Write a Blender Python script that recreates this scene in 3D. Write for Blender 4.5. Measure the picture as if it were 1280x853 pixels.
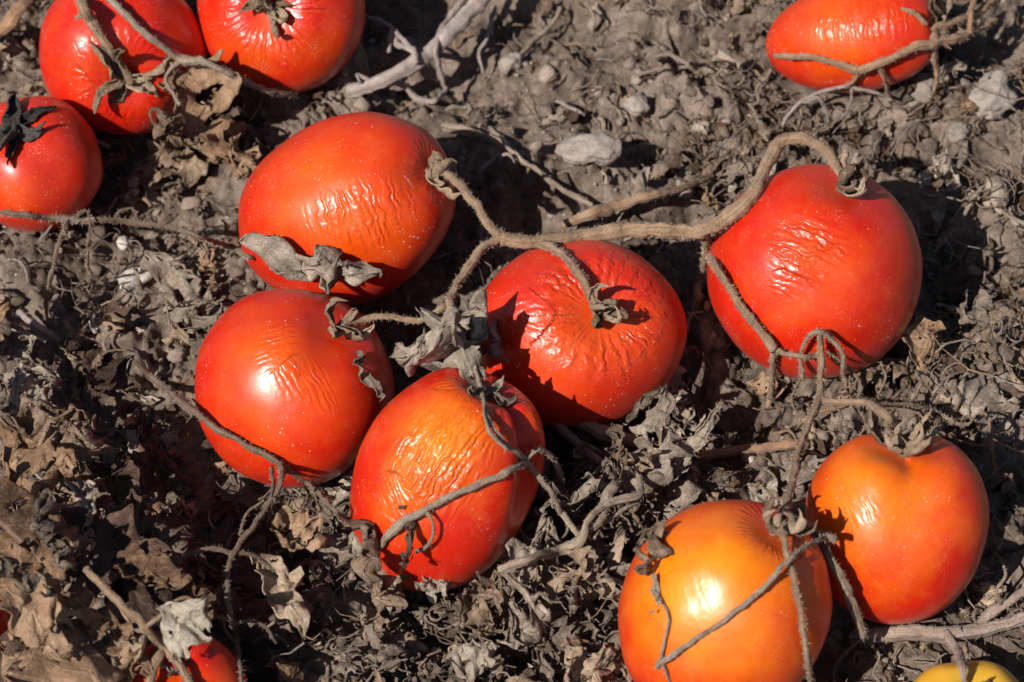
import bpy, math, random
import numpy as np
from mathutils import Vector, Matrix
from mathutils.bvhtree import BVHTree

random.seed(7)
RNG = np.random.default_rng(7)
scene = bpy.context.scene
COL = scene.collection
for o in list(bpy.data.objects):
    bpy.data.objects.remove(o)

# ------------------------------------------------------------------ camera
ELEV = math.radians(53.0)          # camera looks down at the bed by this angle
DIST = 0.90
TARGET = np.array([0.0, 0.0, 0.028])
FPX = 1280 * 100.0 / 36.0          # focal length in photo pixels (100 mm lens)
FWD = np.array([0.0, math.cos(ELEV), -math.sin(ELEV)])
UPV = np.array([0.0, math.sin(ELEV), math.cos(ELEV)])
RGT = np.array([1.0, 0.0, 0.0])
CAM = TARGET - DIST * FWD

cam_data = bpy.data.cameras.new('camera')
cam = bpy.data.objects.new('camera', cam_data)
COL.objects.link(cam)
cam.location = CAM
cam.rotation_euler = (math.pi / 2 - ELEV, 0, 0)
cam_data.lens = 100
cam_data.sensor_width = 36
cam_data.clip_start = 0.01
cam_data.clip_end = 500
cam_data.dof.use_dof = True
cam_data.dof.focus_distance = 0.885
cam_data.dof.aperture_fstop = 16
scene.camera = cam

# ------------------------------------------------------------------ light
SUN = np.array([-0.70, -0.70, 1.0])
SUN = SUN / np.linalg.norm(SUN)
world = bpy.data.worlds.new('World')
scene.world = world
world.use_nodes = True
wn = world.node_tree.nodes
bg = wn['Background']
sky = wn.new('ShaderNodeTexSky')
sky.sky_type = 'NISHITA'
sky.sun_disc = False
sky.sun_elevation = math.asin(SUN[2])
sky.sun_rotation = math.atan2(SUN[0], SUN[1])
world.node_tree.links.new(sky.outputs[0], bg.inputs[0])
bg.inputs[1].default_value = 0.05
sl = bpy.data.lights.new('sun', 'SUN')
sl.energy = 5.0
sl.angle = math.radians(0.53)
sl.color = (1.0, 0.96, 0.90)
sun = bpy.data.objects.new('sun', sl)
COL.objects.link(sun)
sun.rotation_euler = Vector(SUN).to_track_quat('Z', 'Y').to_euler()
scene.view_settings.view_transform = 'Standard'
scene.view_settings.look = 'None'
scene.view_settings.exposure = 0.3
scene.view_settings.gamma = 1.0

# ------------------------------------------------------------------ pixel <-> place
def ray(px, py):
    d = FWD + RGT * (px - 640) / FPX - UPV * (py - 426.5) / FPX
    return d / np.linalg.norm(d)

def at_z(px, py, z):
    d = ray(px, py)
    return CAM + d * ((z - CAM[2]) / d[2])

def to_px(P):
    v = np.asarray(P) - CAM
    dep = v @ FWD
    return 640 + FPX * (v @ RGT) / dep, 426.5 - FPX * (v @ UPV) / dep

def px_size(P):
    return ((np.asarray(P) - CAM) @ FWD) / FPX

# ------------------------------------------------------------------ noise
def _h(ix, iy, iz, seed):
    h = (ix.astype(np.int64) * 374761393 + iy.astype(np.int64) * 668265263 + iz.astype(np.int64) * 2147483647 + seed * 1274126177) & 0xFFFFFFFF
    h = ((h ^ (h >> 13)) * 1274126177) & 0xFFFFFFFF
    h = ((h ^ (h >> 16)) * 2246822519) & 0xFFFFFFFF
    h = h ^ (h >> 15)
    return (h & 0xFFFFFF) / float(0xFFFFFF) * 2 - 1

def noise3(P, seed=0):
    P = np.asarray(P, float)
    i = np.floor(P)
    f = P - i
    u = f * f * f * (f * (f * 6 - 15) + 10)
    i = i.astype(np.int64)
    x, y, z = i[:, 0], i[:, 1], i[:, 2]
    r = 0
    for dx in (0, 1):
        wx = u[:, 0] if dx else 1 - u[:, 0]
        for dy in (0, 1):
            wy = u[:, 1] if dy else 1 - u[:, 1]
            for dz in (0, 1):
                wz = u[:, 2] if dz else 1 - u[:, 2]
                r = r + wx * wy * wz * _h(x + dx, y + dy, z + dz, seed)
    return r

def noise2(x, y, seed=0):
    ix, iy = np.floor(x), np.floor(y)
    fx, fy = x - ix, y - iy
    ux = fx * fx * fx * (fx * (fx * 6 - 15) + 10)
    uy = fy * fy * fy * (fy * (fy * 6 - 15) + 10)
    ix = ix.astype(np.int64); iy = iy.astype(np.int64)
    z = np.zeros_like(ix)
    return ((1 - ux) * (1 - uy) * _h(ix, iy, z, seed) + ux * (1 - uy) * _h(ix + 1, iy, z, seed)
            + (1 - ux) * uy * _h(ix, iy + 1, z, seed) + ux * uy * _h(ix + 1, iy + 1, z, seed))

def domes(x, y, cell, seed, keep=0.8):
    """Rounded clods of uneven size, one per jittered cell."""
    gx, gy = x / cell, y / cell
    bx, by = np.floor(gx).astype(np.int64), np.floor(gy).astype(np.int64)
    best = np.zeros_like(x)
    z = np.zeros_like(bx)
    for ox in (-1, 0, 1):
        for oy in (-1, 0, 1):
            cx, cy = bx + ox, by + oy
            jx = cx + 0.5 + 0.45 * _h(cx, cy, z, seed)
            jy = cy + 0.5 + 0.45 * _h(cx, cy, z, seed + 1)
            rr = 0.28 + 0.35 * (0.5 + 0.5 * _h(cx, cy, z, seed + 2)) ** 2
            an = math.pi * _h(cx, cy, z, seed + 4)
            st = 0.65 + 0.3 * _h(cx, cy, z, seed + 5)
            ddx, ddy = gx - jx, gy - jy
            ex = ddx * np.cos(an) + ddy * np.sin(an)
            ey = (-ddx * np.sin(an) + ddy * np.cos(an)) / np.maximum(st, .35)
            d2 = (ex ** 2 + ey ** 2) / rr ** 2
            on = (_h(cx, cy, z, seed + 3) * .5 + .5) < keep
            hgt = np.where(on, rr * np.sqrt(np.maximum(0, 1 - d2)), 0)
            best = np.maximum(best, hgt)
    return best * cell

# ------------------------------------------------------------------ mesh helpers
def make_mesh(name, V, faces, smooth=True):
    """faces: list of (n,k) index arrays"""
    V = np.asarray(V, np.float32)
    me = bpy.data.meshes.new(name)
    me.vertices.add(len(V))
    me.vertices.foreach_set('co', V.ravel())
    faces = [np.asarray(f, np.int32) for f in faces if len(f)]
    idx = np.concatenate([f.ravel() for f in faces])
    tot = np.concatenate([np.full(len(f), f.shape[1], np.int32) for f in faces])
    start = np.concatenate([[0], np.cumsum(tot)[:-1]]).astype(np.int32)
    me.loops.add(len(idx))
    me.loops.foreach_set('vertex_index', idx)
    me.polygons.add(len(tot))
    me.polygons.foreach_set('loop_start', start)
    me.polygons.foreach_set('loop_total', tot)
    me.polygons.foreach_set('use_smooth', np.full(len(tot), smooth))
    me.update(calc_edges=True)
    me.validate()
    return me

def attr(me, name, data, kind='FLOAT'):
    a = me.attributes.new(name, kind, 'POINT')
    data = np.asarray(data, np.float32)
    a.data.foreach_set('value' if kind == 'FLOAT' else 'vector', data.ravel())

def link(name, me, mat=None, parent=None, loc=None):
    o = bpy.data.objects.new(name, me)
    COL.objects.link(o)
    if mat is not None and me is not None and not me.materials:
        me.materials.append(mat)
    if loc is not None:
        o.location = loc
    if parent is not None:
        o.parent = parent
    return o

def empty(name, loc=(0, 0, 0)):
    o = bpy.data.objects.new(name, None)
    o.empty_display_size = 0.005
    COL.objects.link(o)
    o.location = loc
    return o

def tag(o, label=None, cat=None, group=None, kind=None):
    if label: o['label'] = label
    if cat: o['category'] = cat
    if group: o['group'] = group
    if kind: o['kind'] = kind
    return o

def grid_faces(nu, nv, wrap=False):
    """grid of nu rows x nv columns"""
    i = np.arange(nu - 1)[:, None]
    j = np.arange(nv if wrap else nv - 1)[None, :]
    j2 = (j + 1) % nv
    a = i * nv + j; b = i * nv + j2; c = (i + 1) * nv + j2; d = (i + 1) * nv + j
    return np.stack([a, b, c, d], -1).reshape(-1, 4)

def vnormals(V, F):
    n = np.cross(V[F[:, 2]] - V[F[:, 0]], V[F[:, 3]] - V[F[:, 1]])
    N = np.zeros_like(V)
    for k in range(4):
        np.add.at(N, F[:, k], n)
    return N / np.maximum(np.linalg.norm(N, axis=1, keepdims=True), 1e-12)

def thicken(V, F, t):
    N = vnormals(V, F)
    m = len(V)
    ed = {}
    for f in F:
        for k in range(4):
            a, b = int(f[k]), int(f[(k + 1) % 4])
            ed[(a, b)] = 1
    rim = [(b, a, a + m, b + m) for (a, b) in ed if (b, a) not in ed]
    V2 = np.concatenate([V + N * t / 2, V - N * t / 2])
    F2 = np.concatenate([F, F[:, ::-1] + m, np.array(rim)])
    return V2, F2

# ------------------------------------------------------------------ materials
def newmat(name):
    m = bpy.data.materials.new(name)
    m.use_nodes = True
    nt = m.node_tree
    return m, nt, nt.nodes['Principled BSDF'], nt.nodes['Material Output']

def nd(nt, typ, **kw):
    n = nt.nodes.new(typ)
    for k, v in kw.items():
        if k.startswith('i_'):
            key = k[2:]
            n.inputs[int(key) if key.isdigit() else key].default_value = v
        else:
            setattr(n, k, v)
    return n

def ramp(nt, src, stops, interp='LINEAR'):
    r = nt.nodes.new('ShaderNodeValToRGB')
    r.color_ramp.interpolation = interp
    e = r.color_ramp.elements
    while len(e) < len(stops):
        e.new(0.5)
    for k, (p, c) in enumerate(stops):
        e[k].position = p
        e[k].color = (*c, 1) if len(c) == 3 else c
    nt.links.new(src, r.inputs[0])
    return r

def mixc(nt, fac, a, b, blend='MIX'):
    m = nt.nodes.new('ShaderNodeMix')
    m.data_type = 'RGBA'
    m.blend_type = blend
    for s, v in ((m.inputs[0], fac), (m.inputs[6], a), (m.inputs[7], b)):
        if hasattr(v, 'is_linked'):
            nt.links.new(v, s)
        elif isinstance(v, (int, float)):
            s.default_value = v
        else:
            s.default_value = (*v, 1)
    return m.outputs[2]

def mth(nt, op, a, b=None, c=None, clamp=False):
    m = nt.nodes.new('ShaderNodeMath')
    m.operation = op
    m.use_clamp = clamp
    for k, v in enumerate((a, b, c)):
        if v is None: continue
        if hasattr(v, 'is_linked'):
            nt.links.new(v, m.inputs[k])
        else:
            m.inputs[k].default_value = v
    return m.outputs[0]

def noise(nt, vec, scale, detail=4, rough=0.55, dist=0.0):
    n = nd(nt, 'ShaderNodeTexNoise', i_Scale=scale, i_Detail=detail, i_Roughness=rough, i_Distortion=dist)
    nt.links.new(vec, n.inputs['Vector'])
    return n.outputs['Fac']

def bump(nt, height, dist, strength=1.0, prev=None):
    b = nd(nt, 'ShaderNodeBump', i_Strength=strength, i_Distance=dist)
    nt.links.new(height, b.inputs['Height'])
    if prev is not None:
        nt.links.new(prev, b.inputs['Normal'])
    return b.outputs[0]

def tomato_material(name, red, orange, rough=0.33, wr_depth=0.0007, dusty=1.0, gloss=0.55):
    m, nt, P, out = newmat(name)
    L = nt.links.new
    loc = nd(nt, 'ShaderNodeAttribute', attribute_name='loc').outputs['Vector']   # millimetres in the fruit
    ripe = nd(nt, 'ShaderNodeAttribute', attribute_name='ripe').outputs['Fac']
    wr = nd(nt, 'ShaderNodeAttribute', attribute_name='wr').outputs['Vector']
    n1 = noise(nt, loc, 0.08, 5, 0.6)
    fac = mth(nt, 'ADD', ripe, mth(nt, 'MULTIPLY', mth(nt, 'SUBTRACT', n1, 0.5), 0.8), clamp=True)
    base = mixc(nt, fac, orange, red)
    n2 = noise(nt, loc, 0.45, 3)
    base = mixc(nt, mth(nt, 'MULTIPLY', n2, 0.22), base, tuple(c * 0.62 for c in red))
    # pale lenticels and grains of dust
    v = nd(nt, 'ShaderNodeTexVoronoi', i_Scale=0.55, i_Randomness=1.0)
    L(loc, v.inputs['Vector'])
    vm = noise(nt, loc, 0.055, 3)
    thr = mth(nt, 'MULTIPLY', mth(nt, 'SUBTRACT', vm, 0.38, clamp=True), 0.80)
    speck = mth(nt, 'LESS_THAN', v.outputs['Distance'], thr)
    vc = nd(nt, 'ShaderNodeSeparateColor'); L(v.outputs['Color'], vc.inputs[0])
    speck = mth(nt, 'MULTIPLY', speck, mth(nt, 'GREATER_THAN', vc.outputs[0], 0.45))
    v2 = nd(nt, 'ShaderNodeTexVoronoi', i_Scale=1.5, i_Randomness=1.0)
    L(loc, v2.inputs['Vector'])
    sp2 = mth(nt, 'LESS_THAN', v2.outputs['Distance'], mth(nt, 'MULTIPLY', mth(nt, 'SUBTRACT', noise(nt, loc, 0.14, 3), 0.36, clamp=True), 0.9))
    speck = mth(nt, 'MAXIMUM', speck, mth(nt, 'MULTIPLY', sp2, 0.6))
    base = mixc(nt, mth(nt, 'MULTIPLY', speck, min(0.8, 0.42 * dusty)), base, (0.70, 0.45, 0.36))
    # film of dust in cloudy patches
    film = mth(nt, 'MULTIPLY', mth(nt, 'SUBTRACT', noise(nt, loc, 0.12, 6, 0.65), 0.42, clamp=True), 0.11 * dusty, clamp=True)
    base = mixc(nt, film, base, (0.46, 0.30, 0.24))
    L(base, P.inputs['Base Color'])
    rg = mth(nt, 'ADD', mth(nt, 'MULTIPLY', film, 1.3), mth(nt, 'ADD', mth(nt, 'MULTIPLY', speck, 0.35), rough))
    rg = mth(nt, 'ADD', rg, mth(nt, 'MULTIPLY', mth(nt, 'SUBTRACT', noise(nt, loc, 0.8, 3), 0.5), 0.12), clamp=True)
    L(rg, P.inputs['Roughness'])
    P.inputs['Specular IOR Level'].default_value = gloss
    P.inputs['Subsurface Weight'].default_value = 0.22
    P.inputs['Subsurface Radius'].default_value = (1.0, 0.28, 0.1)
    P.inputs['Subsurface Scale'].default_value = 0.0035
    P.inputs['Sheen Weight'].default_value = 0.025 * dusty
    P.inputs['Sheen Roughness'].default_value = 0.4
    P.inputs['Sheen Tint'].default_value = (1.0, 0.72, 0.66, 1)
    # shrivelled skin: long wavering folds, only where the skin has shrunk
    sep = nd(nt, 'ShaderNodeSeparateXYZ'); L(wr, sep.inputs[0])
    cmb = nd(nt, 'ShaderNodeCombineXYZ')
    wob = noise(nt, loc, 0.22, 2)
    s2 = mth(nt, 'ADD', sep.outputs[0], mth(nt, 'MULTIPLY', wob, 1.6))
    L(s2, cmb.inputs[0]); L(mth(nt, 'MULTIPLY', sep.outputs[1], 0.20), cmb.inputs[1])
    nw = noise(nt, cmb.outputs[0], 0.45, 2.0, 0.5)
    phase = mth(nt, 'ADD', s2, mth(nt, 'MULTIPLY', nw, 2.6))
    fold = mth(nt, 'ADD', mth(nt, 'MULTIPLY', mth(nt, 'COSINE', mth(nt, 'MULTIPLY', phase, 6.2832)), 0.5), 0.5)
    patch = mth(nt, 'MULTIPLY', mth(nt, 'SUBTRACT', noise(nt, loc, 0.20, 2), 0.28, clamp=True), 3.6, clamp=True)
    ridge = mth(nt, 'MULTIPLY', mth(nt, 'MULTIPLY', mth(nt, 'POWER', fold, 0.8), patch), sep.outputs[2])
    b1 = bump(nt, ridge, wr_depth)
    b2 = bump(nt, noise(nt, loc, 0.35, 3, 0.5), 0.00006, 1.0, b1)
    b3 = bump(nt, speck, 0.00008, 0.8, b2)
    L(b3, P.inputs['Normal'])
    return m

def soil_material():
    m, nt, P, out = newmat('soil')
    L = nt.links.new
    co = nd(nt, 'ShaderNodeNewGeometry').outputs['Position']
    a = noise(nt, co, 26, 5, 0.6)
    b = noise(nt, co, 210, 6, 0.65)
    c = noise(nt, co, 1500, 4, 0.7)
    mixf = mth(nt, 'ADD', mth(nt, 'MULTIPLY', a, 0.45), mth(nt, 'ADD', mth(nt, 'MULTIPLY', b, 0.35), mth(nt, 'MULTIPLY', c, 0.25)))
    r = ramp(nt, mixf, [(0.39, (0.057, 0.040, 0.031)), (0.505, (0.156, 0.114, 0.087)), (0.605, (0.276, 0.209, 0.165)), (0.735, (0.416, 0.327, 0.270))])
    L(r.outputs[0], P.inputs['Base Color'])
    P.inputs['Roughness'].default_value = 0.92
    P.inputs['Specular IOR Level'].default_value = 0.15
    n1 = bump(nt, noise(nt, co, 420, 6, 0.7), 0.0011, 1.0)
    n2 = bump(nt, noise(nt, co, 1900, 4, 0.7), 0.00035, 1.0, n1)
    L(n2, P.inputs['Normal'])
    return m

def crumb_material():
    m, nt, P, out = newmat('soil_crumb')
    L = nt.links.new
    co = nd(nt, 'ShaderNodeNewGeometry').outputs['Position']
    rnd = nd(nt, 'ShaderNodeAttribute', attribute_name='rnd').outputs['Fac']
    b = noise(nt, co, 700, 5, 0.65)
    f = mth(nt, 'ADD', mth(nt, 'MULTIPLY', rnd, 0.6), mth(nt, 'MULTIPLY', b, 0.5))
    r = ramp(nt, f, [(0.18, (0.071, 0.050, 0.038)), (0.45, (0.177, 0.131, 0.102)), (0.78, (0.291, 0.224, 0.180)), (0.98, (0.437, 0.353, 0.297))])
    L(r.outputs[0], P.inputs['Base Color'])
    P.inputs['Roughness'].default_value = 0.92
    P.inputs['Specular IOR Level'].default_value = 0.15
    L(bump(nt, noise(nt, co, 1300, 5, 0.7), 0.0005), P.inputs['Normal'])
    return m

def leaf_material(name, dark, mid, pale, trans=0.12):
    m, nt, P, out = newmat(name)
    L = nt.links.new
    uv = nd(nt, 'ShaderNodeAttribute', attribute_name='luv').outputs['Vector']
    tc = nd(nt, 'ShaderNodeTexCoord').outputs['Object']
    co = nd(nt, 'ShaderNodeNewGeometry').outputs['Position']
    oi = nd(nt, 'ShaderNodeObjectInfo').outputs['Random']
    a = noise(nt, tc, 4.5, 5, 0.6)
    b = noise(nt, co, 900, 4, 0.65)
    f = mth(nt, 'ADD', mth(nt, 'MULTIPLY', a, 0.62), mth(nt, 'ADD', mth(nt, 'MULTIPLY', b, 0.32), mth(nt, 'MULTIPLY', mth(nt, 'SUBTRACT', oi, 0.5), 0.26)))
    r = ramp(nt, f, [(0.34, dark), (0.53, mid), (0.72, pale)])
    # veins
    sp = nd(nt, 'ShaderNodeSeparateXYZ'); L(uv, sp.inputs[0])
    av = mth(nt, 'ABSOLUTE', sp.outputs[1])
    ph = mth(nt, 'SUBTRACT', mth(nt, 'MULTIPLY', sp.outputs[0], 9.0), mth(nt, 'MULTIPLY', av, 2.2))
    side = mth(nt, 'ABSOLUTE', mth(nt, 'SUBTRACT', mth(nt, 'FRACT', ph), 0.5))
    sv = mth(nt, 'SUBTRACT', 1.0, mth(nt, 'MULTIPLY', side, 11.0), clamp=True)
    mv = mth(nt, 'SUBTRACT', 1.0, mth(nt, 'MULTIPLY', av, 14.0), clamp=True)
    vein = mth(nt, 'MAXIMUM', mth(nt, 'MULTIPLY', sv, 0.6), mv)
    col = mixc(nt, mth(nt, 'MULTIPLY', vein, 0.35), r.outputs[0], tuple(min(1, c * 1.15) for c in pale))
    L(col, P.inputs['Base Color'])
    P.inputs['Roughness'].default_value = 0.82
    P.inputs['Specular IOR Level'].default_value = 0.22
    n1 = bump(nt, vein, 0.00025, 0.8)
    n2 = bump(nt, noise(nt, co, 650, 4, 0.6), 0.0007, 1.0, n1)
    n3 = bump(nt, noise(nt, co, 2200, 3, 0.6), 0.00018, 1.0, n2)
    L(n3, P.inputs['Normal'])
    tr = nd(nt, 'ShaderNodeBsdfTranslucent'); L(col, tr.inputs['Color']); L(n2, tr.inputs['Normal'])
    mx = nd(nt, 'ShaderNodeMixShader', i_0=trans)
    L(P.outputs[0], mx.inputs[1]); L(tr.outputs[0], mx.inputs[2]); L(mx.outputs[0], out.inputs[0])
    return m

def stem_material(name, dark, mid, pale, stripes=1.0):
    m, nt, P, out = newmat(name)
    L = nt.links.new
    suv = nd(nt, 'ShaderNodeAttribute', attribute_name='suv').outputs['Vector']   # along (m), around
    co = nd(nt, 'ShaderNodeNewGeometry').outputs['Position']
    mp = nd(nt, 'ShaderNodeMapping'); mp.inputs['Scale'].default_value = (60, 9, 1)
    L(suv, mp.inputs[0])
    st = noise(nt, mp.outputs[0], 1.0, 4, 0.6)
    b = noise(nt, co, 260, 5, 0.65)
    c = noise(nt, co, 2200, 3, 0.6)
    f = mth(nt, 'ADD', mth(nt, 'MULTIPLY', st, 0.4), mth(nt, 'ADD', mth(nt, 'MULTIPLY', b, 0.38), mth(nt, 'MULTIPLY', c, 0.24)))
    r = ramp(nt, f, [(0.33, dark), (0.50, mid), (0.70, pale)])
    L(r.outputs[0], P.inputs['Base Color'])
    P.inputs['Roughness'].default_value = 0.88
    P.inputs['Specular IOR Level'].default_value = 0.18
    P.inputs['Sheen Weight'].default_value = 0.08
    n1 = bump(nt, st, 0.0008 * stripes, 1.0)
    n2 = bump(nt, noise(nt, co, 1300, 4, 0.7), 0.0006, 1.0, n1)
    L(n2, P.inputs['Normal'])
    return m

def stone_material(name, dark, pale):
    m, nt, P, out = newmat(name)
    L = nt.links.new
    tc = nd(nt, 'ShaderNodeNewGeometry').outputs['Position']
    f = mth(nt, 'ADD', mth(nt, 'MULTIPLY', noise(nt, tc, 160, 5, 0.65), 0.6), mth(nt, 'MULTIPLY', noise(nt, tc, 1400, 3, 0.7), 0.4))
    r = ramp(nt, f, [(0.32, dark), (0.62, pale)])
    L(r.outputs[0], P.inputs['Base Color'])
    P.inputs['Roughness'].default_value = 0.85
    P.inputs['Specular IOR Level'].default_value = 0.25
    n1 = bump(nt, noise(nt, tc, 500, 5, 0.65), 0.0008)
    L(bump(nt, noise(nt, tc, 2400, 3, 0.65), 0.0002, 1.0, n1), P.inputs['Normal'])
    return m

M_SOIL = soil_material()
M_CRUMB = crumb_material()
M_LEAF = {
    'grey': leaf_material('dry_leaf_grey', (0.087, 0.063, 0.047), (0.252, 0.193, 0.148), (0.491, 0.403, 0.321)),
    'tan': leaf_material('dry_leaf_tan', (0.118, 0.074, 0.047), (0.310, 0.218, 0.148), (0.513, 0.392, 0.284)),
    'brown': leaf_material('dry_leaf_brown', (0.083, 0.044, 0.026), (0.257, 0.153, 0.090), (0.449, 0.303, 0.195)),
    'umber': leaf_material('dry_leaf_umber', (0.032, 0.018, 0.013), (0.091, 0.053, 0.036), (0.192, 0.120, 0.088)),
    'straw': leaf_material('dry_sepal_straw', (0.139, 0.089, 0.055), (0.342, 0.246, 0.164), (0.535, 0.419, 0.306)),
    'pale': leaf_material('dry_leaf_pale', (0.184, 0.145, 0.107), (0.335, 0.278, 0.210), (0.486, 0.419, 0.326)),
    'char': leaf_material('dry_sepal_charcoal', (0.028, 0.023, 0.020), (0.075, 0.062, 0.053), (0.17, 0.145, 0.125), 0.03),
}
M_STEM = {
    'brown': stem_material('stem_brown', (0.090, 0.052, 0.032), (0.282, 0.177, 0.108), (0.488, 0.345, 0.228)),
    'red': stem_material('stem_redbrown', (0.109, 0.054, 0.032), (0.326, 0.187, 0.110), (0.544, 0.357, 0.221)),
    'straw': stem_material('stem_straw', (0.176, 0.117, 0.086), (0.362, 0.262, 0.209), (0.532, 0.419, 0.357), 1.6),
    'grey': stem_material('stem_grey', (0.102, 0.073, 0.052), (0.307, 0.228, 0.166), (0.580, 0.458, 0.349)),
    'pale': stem_material('stem_pale', (0.242, 0.185, 0.155), (0.411, 0.324, 0.284), (0.604, 0.503, 0.470), 1.4),
    'dark': stem_material('stem_dark', (0.061, 0.038, 0.027), (0.181, 0.120, 0.082), (0.350, 0.251, 0.181)),
    'dusty': stem_material('stem_dusty', (0.090, 0.059, 0.039), (0.272, 0.191, 0.130), (0.495, 0.368, 0.263)),
}
hm, hnt, hP, _ = newmat('stem_hair')
hP.inputs['Base Color'].default_value = (0.34, 0.25, 0.175, 1)
hP.inputs['Roughness'].default_value = 0.7
M_HAIR = hm
M_STONE = {'pale': stone_material('stone_pale', (0.20, 0.164, 0.138), (0.40, 0.335, 0.285)),
           'white': stone_material('stone_white', (0.32, 0.275, 0.235), (0.56, 0.50, 0.44)),
           'grey': stone_material('stone_grey', (0.13, 0.105, 0.087), (0.29, 0.24, 0.20))}

# ------------------------------------------------------------------ ground
def region(px, py):
    """how the bed changes across the ground: 1 = deep leaf litter (front left)"""
    return np.clip((260 - px) / 300 + (py - 560) / 260, 0, 1)

MOUNDS = [(at_z(40, 730, 0.02), 0.050, 0.032, 0.026), (at_z(-150, 470, 0.0), 0.030, 0.035, 0.022)]      # heaped leaf pile, bed edge
HOLLOWS = [(at_z(520, 420, 0.0), 0.020, 0.013), (at_z(640, 300, 0), 0.022, 0.012), (at_z(700, 560, 0), 0.016, 0.010), (at_z(300, 640, 0), 0.026, 0.010),
           (at_z(190, 540, 0), 0.024, 0.010), (at_z(890, 500, 0), 0.018, 0.012), (at_z(1200, 330, 0), 0.018, 0.010), (at_z(160, 220, 0), 0.018, 0.010), (at_z(520, 780, 0), .02, .008), (at_z(1060, 800, 0), .016, .008)]
def mound(x, y):
    h = 0
    for c, sx, sy, a in MOUNDS:
        h = h + a * np.exp(-((x - c[0]) / sx) ** 2 - ((y - c[1]) / sy) ** 2)
    return h

def hollow(x, y):
    h = 0
    for c, s_, a in HOLLOWS:
        h = h + a * np.exp(-((x - c[0]) ** 2 + (y - c[1]) ** 2) / s_ ** 2)
    return h

def ground_height(x, y):
    x = np.asarray(x, float); y = np.asarray(y, float)
    wx = x + 0.006 * noise2(x * 45, y * 45, 91)
    wy = y + 0.006 * noise2(x * 45, y * 45, 92)
    h = 0.0060 * noise2(x * 13, y * 13, 1) + 0.0036 * noise2(x * 36, y * 36, 2)
    h = h + 0.0017 * noise2(wx * 90, wy * 90, 3)
    rough = np.clip(0.65 + 0.6 * noise2(x * 16 + 5, y * 16, 31), 0.15, 1.2)
    h = h + rough * 0.18 * domes(wx, wy, 0.019, 41, 0.4)
    h = h + rough * 0.18 * domes(wx + .3, wy, 0.0078, 51, 0.4)
    h = h + 0.35 * domes(wx, wy + .2, 0.0037, 61, 0.5)
    h = h + 0.0015 * (1 - 2 * np.abs(noise2(wx * 150, wy * 150, 14))) * rough + 0.0011 * noise2(x * 330, y * 330, 4) + 0.0006 * noise2(x * 760, y * 760, 5)
    h = h - 0.010 * np.clip(noise2(wx * 42 + 3, wy * 42, 33) - 0.25, 0, 1)
    # broken crust: ledges of uneven height with sharp edges
    pl = noise2(wx * 62 + 9, wy * 62, 21) + 0.45 * noise2(wx * 140, wy * 140, 22)
    st = np.floor(pl * 2.6); fr_ = pl * 2.6 - st
    h = h + rough * 0.0026 * (st + np.clip(fr_ * 3.2, 0, 1) ** 2)
    pl2 = noise2(wx * 190 + 2, wy * 190, 23) + 0.4 * noise2(wx * 420, wy * 420, 24)
    st2 = np.floor(pl2 * 2.2); fr2 = pl2 * 2.2 - st2
    h = h + rough * 0.0011 * (st2 + np.clip(fr2 * 3, 0, 1) ** 2)
    # cracks
    cr = np.abs(noise2(wx * 40, wy * 40, 77))
    h = h - 0.0028 * np.exp(-(cr / 0.05) ** 2) * (noise2(x * 20, y * 20, 78) > 0)
    h = h - 0.002 + mound(x, y) - hollow(x, y)
    far = np.clip((np.hypot(x, y) - 0.5) / 1.5, 0, 1)
    return h + far * 0.03 * noise2(x * 2.1, y * 2.1, 8)

def axis(lo, hi, step, ext):
    core = np.arange(lo, hi + step / 2, step)
    out = []
    s, v = step * 1.6, 0
    while v < ext:
        v += s; s *= 1.14
        out.append(v)
    out = np.array(out)
    return np.concatenate([lo - out[::-1], core, hi + out])

gx = axis(-0.235, 0.235, 0.00085, 40)
gy = axis(-0.20, 0.235, 0.00085, 40)
GX, GY = np.meshgrid(gx, gy)
GZ = ground_height(GX.ravel(), GY.ravel()).reshape(GX.shape)
gV = np.stack([GX.ravel(), GY.ravel(), GZ.ravel()], -1)
ground = link('ground', make_mesh('ground', gV, [grid_faces(len(gy), len(gx))]), M_SOIL)
tag(ground, kind='structure')

def gz(x, y):
    i = int(min(max(np.searchsorted(gx, x) - 1, 0), len(gx) - 2)); j = int(min(max(np.searchsorted(gy, y) - 1, 0), len(gy) - 2))
    a = (x - gx[i]) / (gx[i + 1] - gx[i]); b = (y - gy[j]) / (gy[j + 1] - gy[j])
    return float((GZ[j, i] * (1 - a) + GZ[j, i + 1] * a) * (1 - b) + (GZ[j + 1, i] * (1 - a) + GZ[j + 1, i + 1] * a) * b)

def norm(v):
    v = np.asarray(v, float)
    return v / np.linalg.norm(v)

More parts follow.
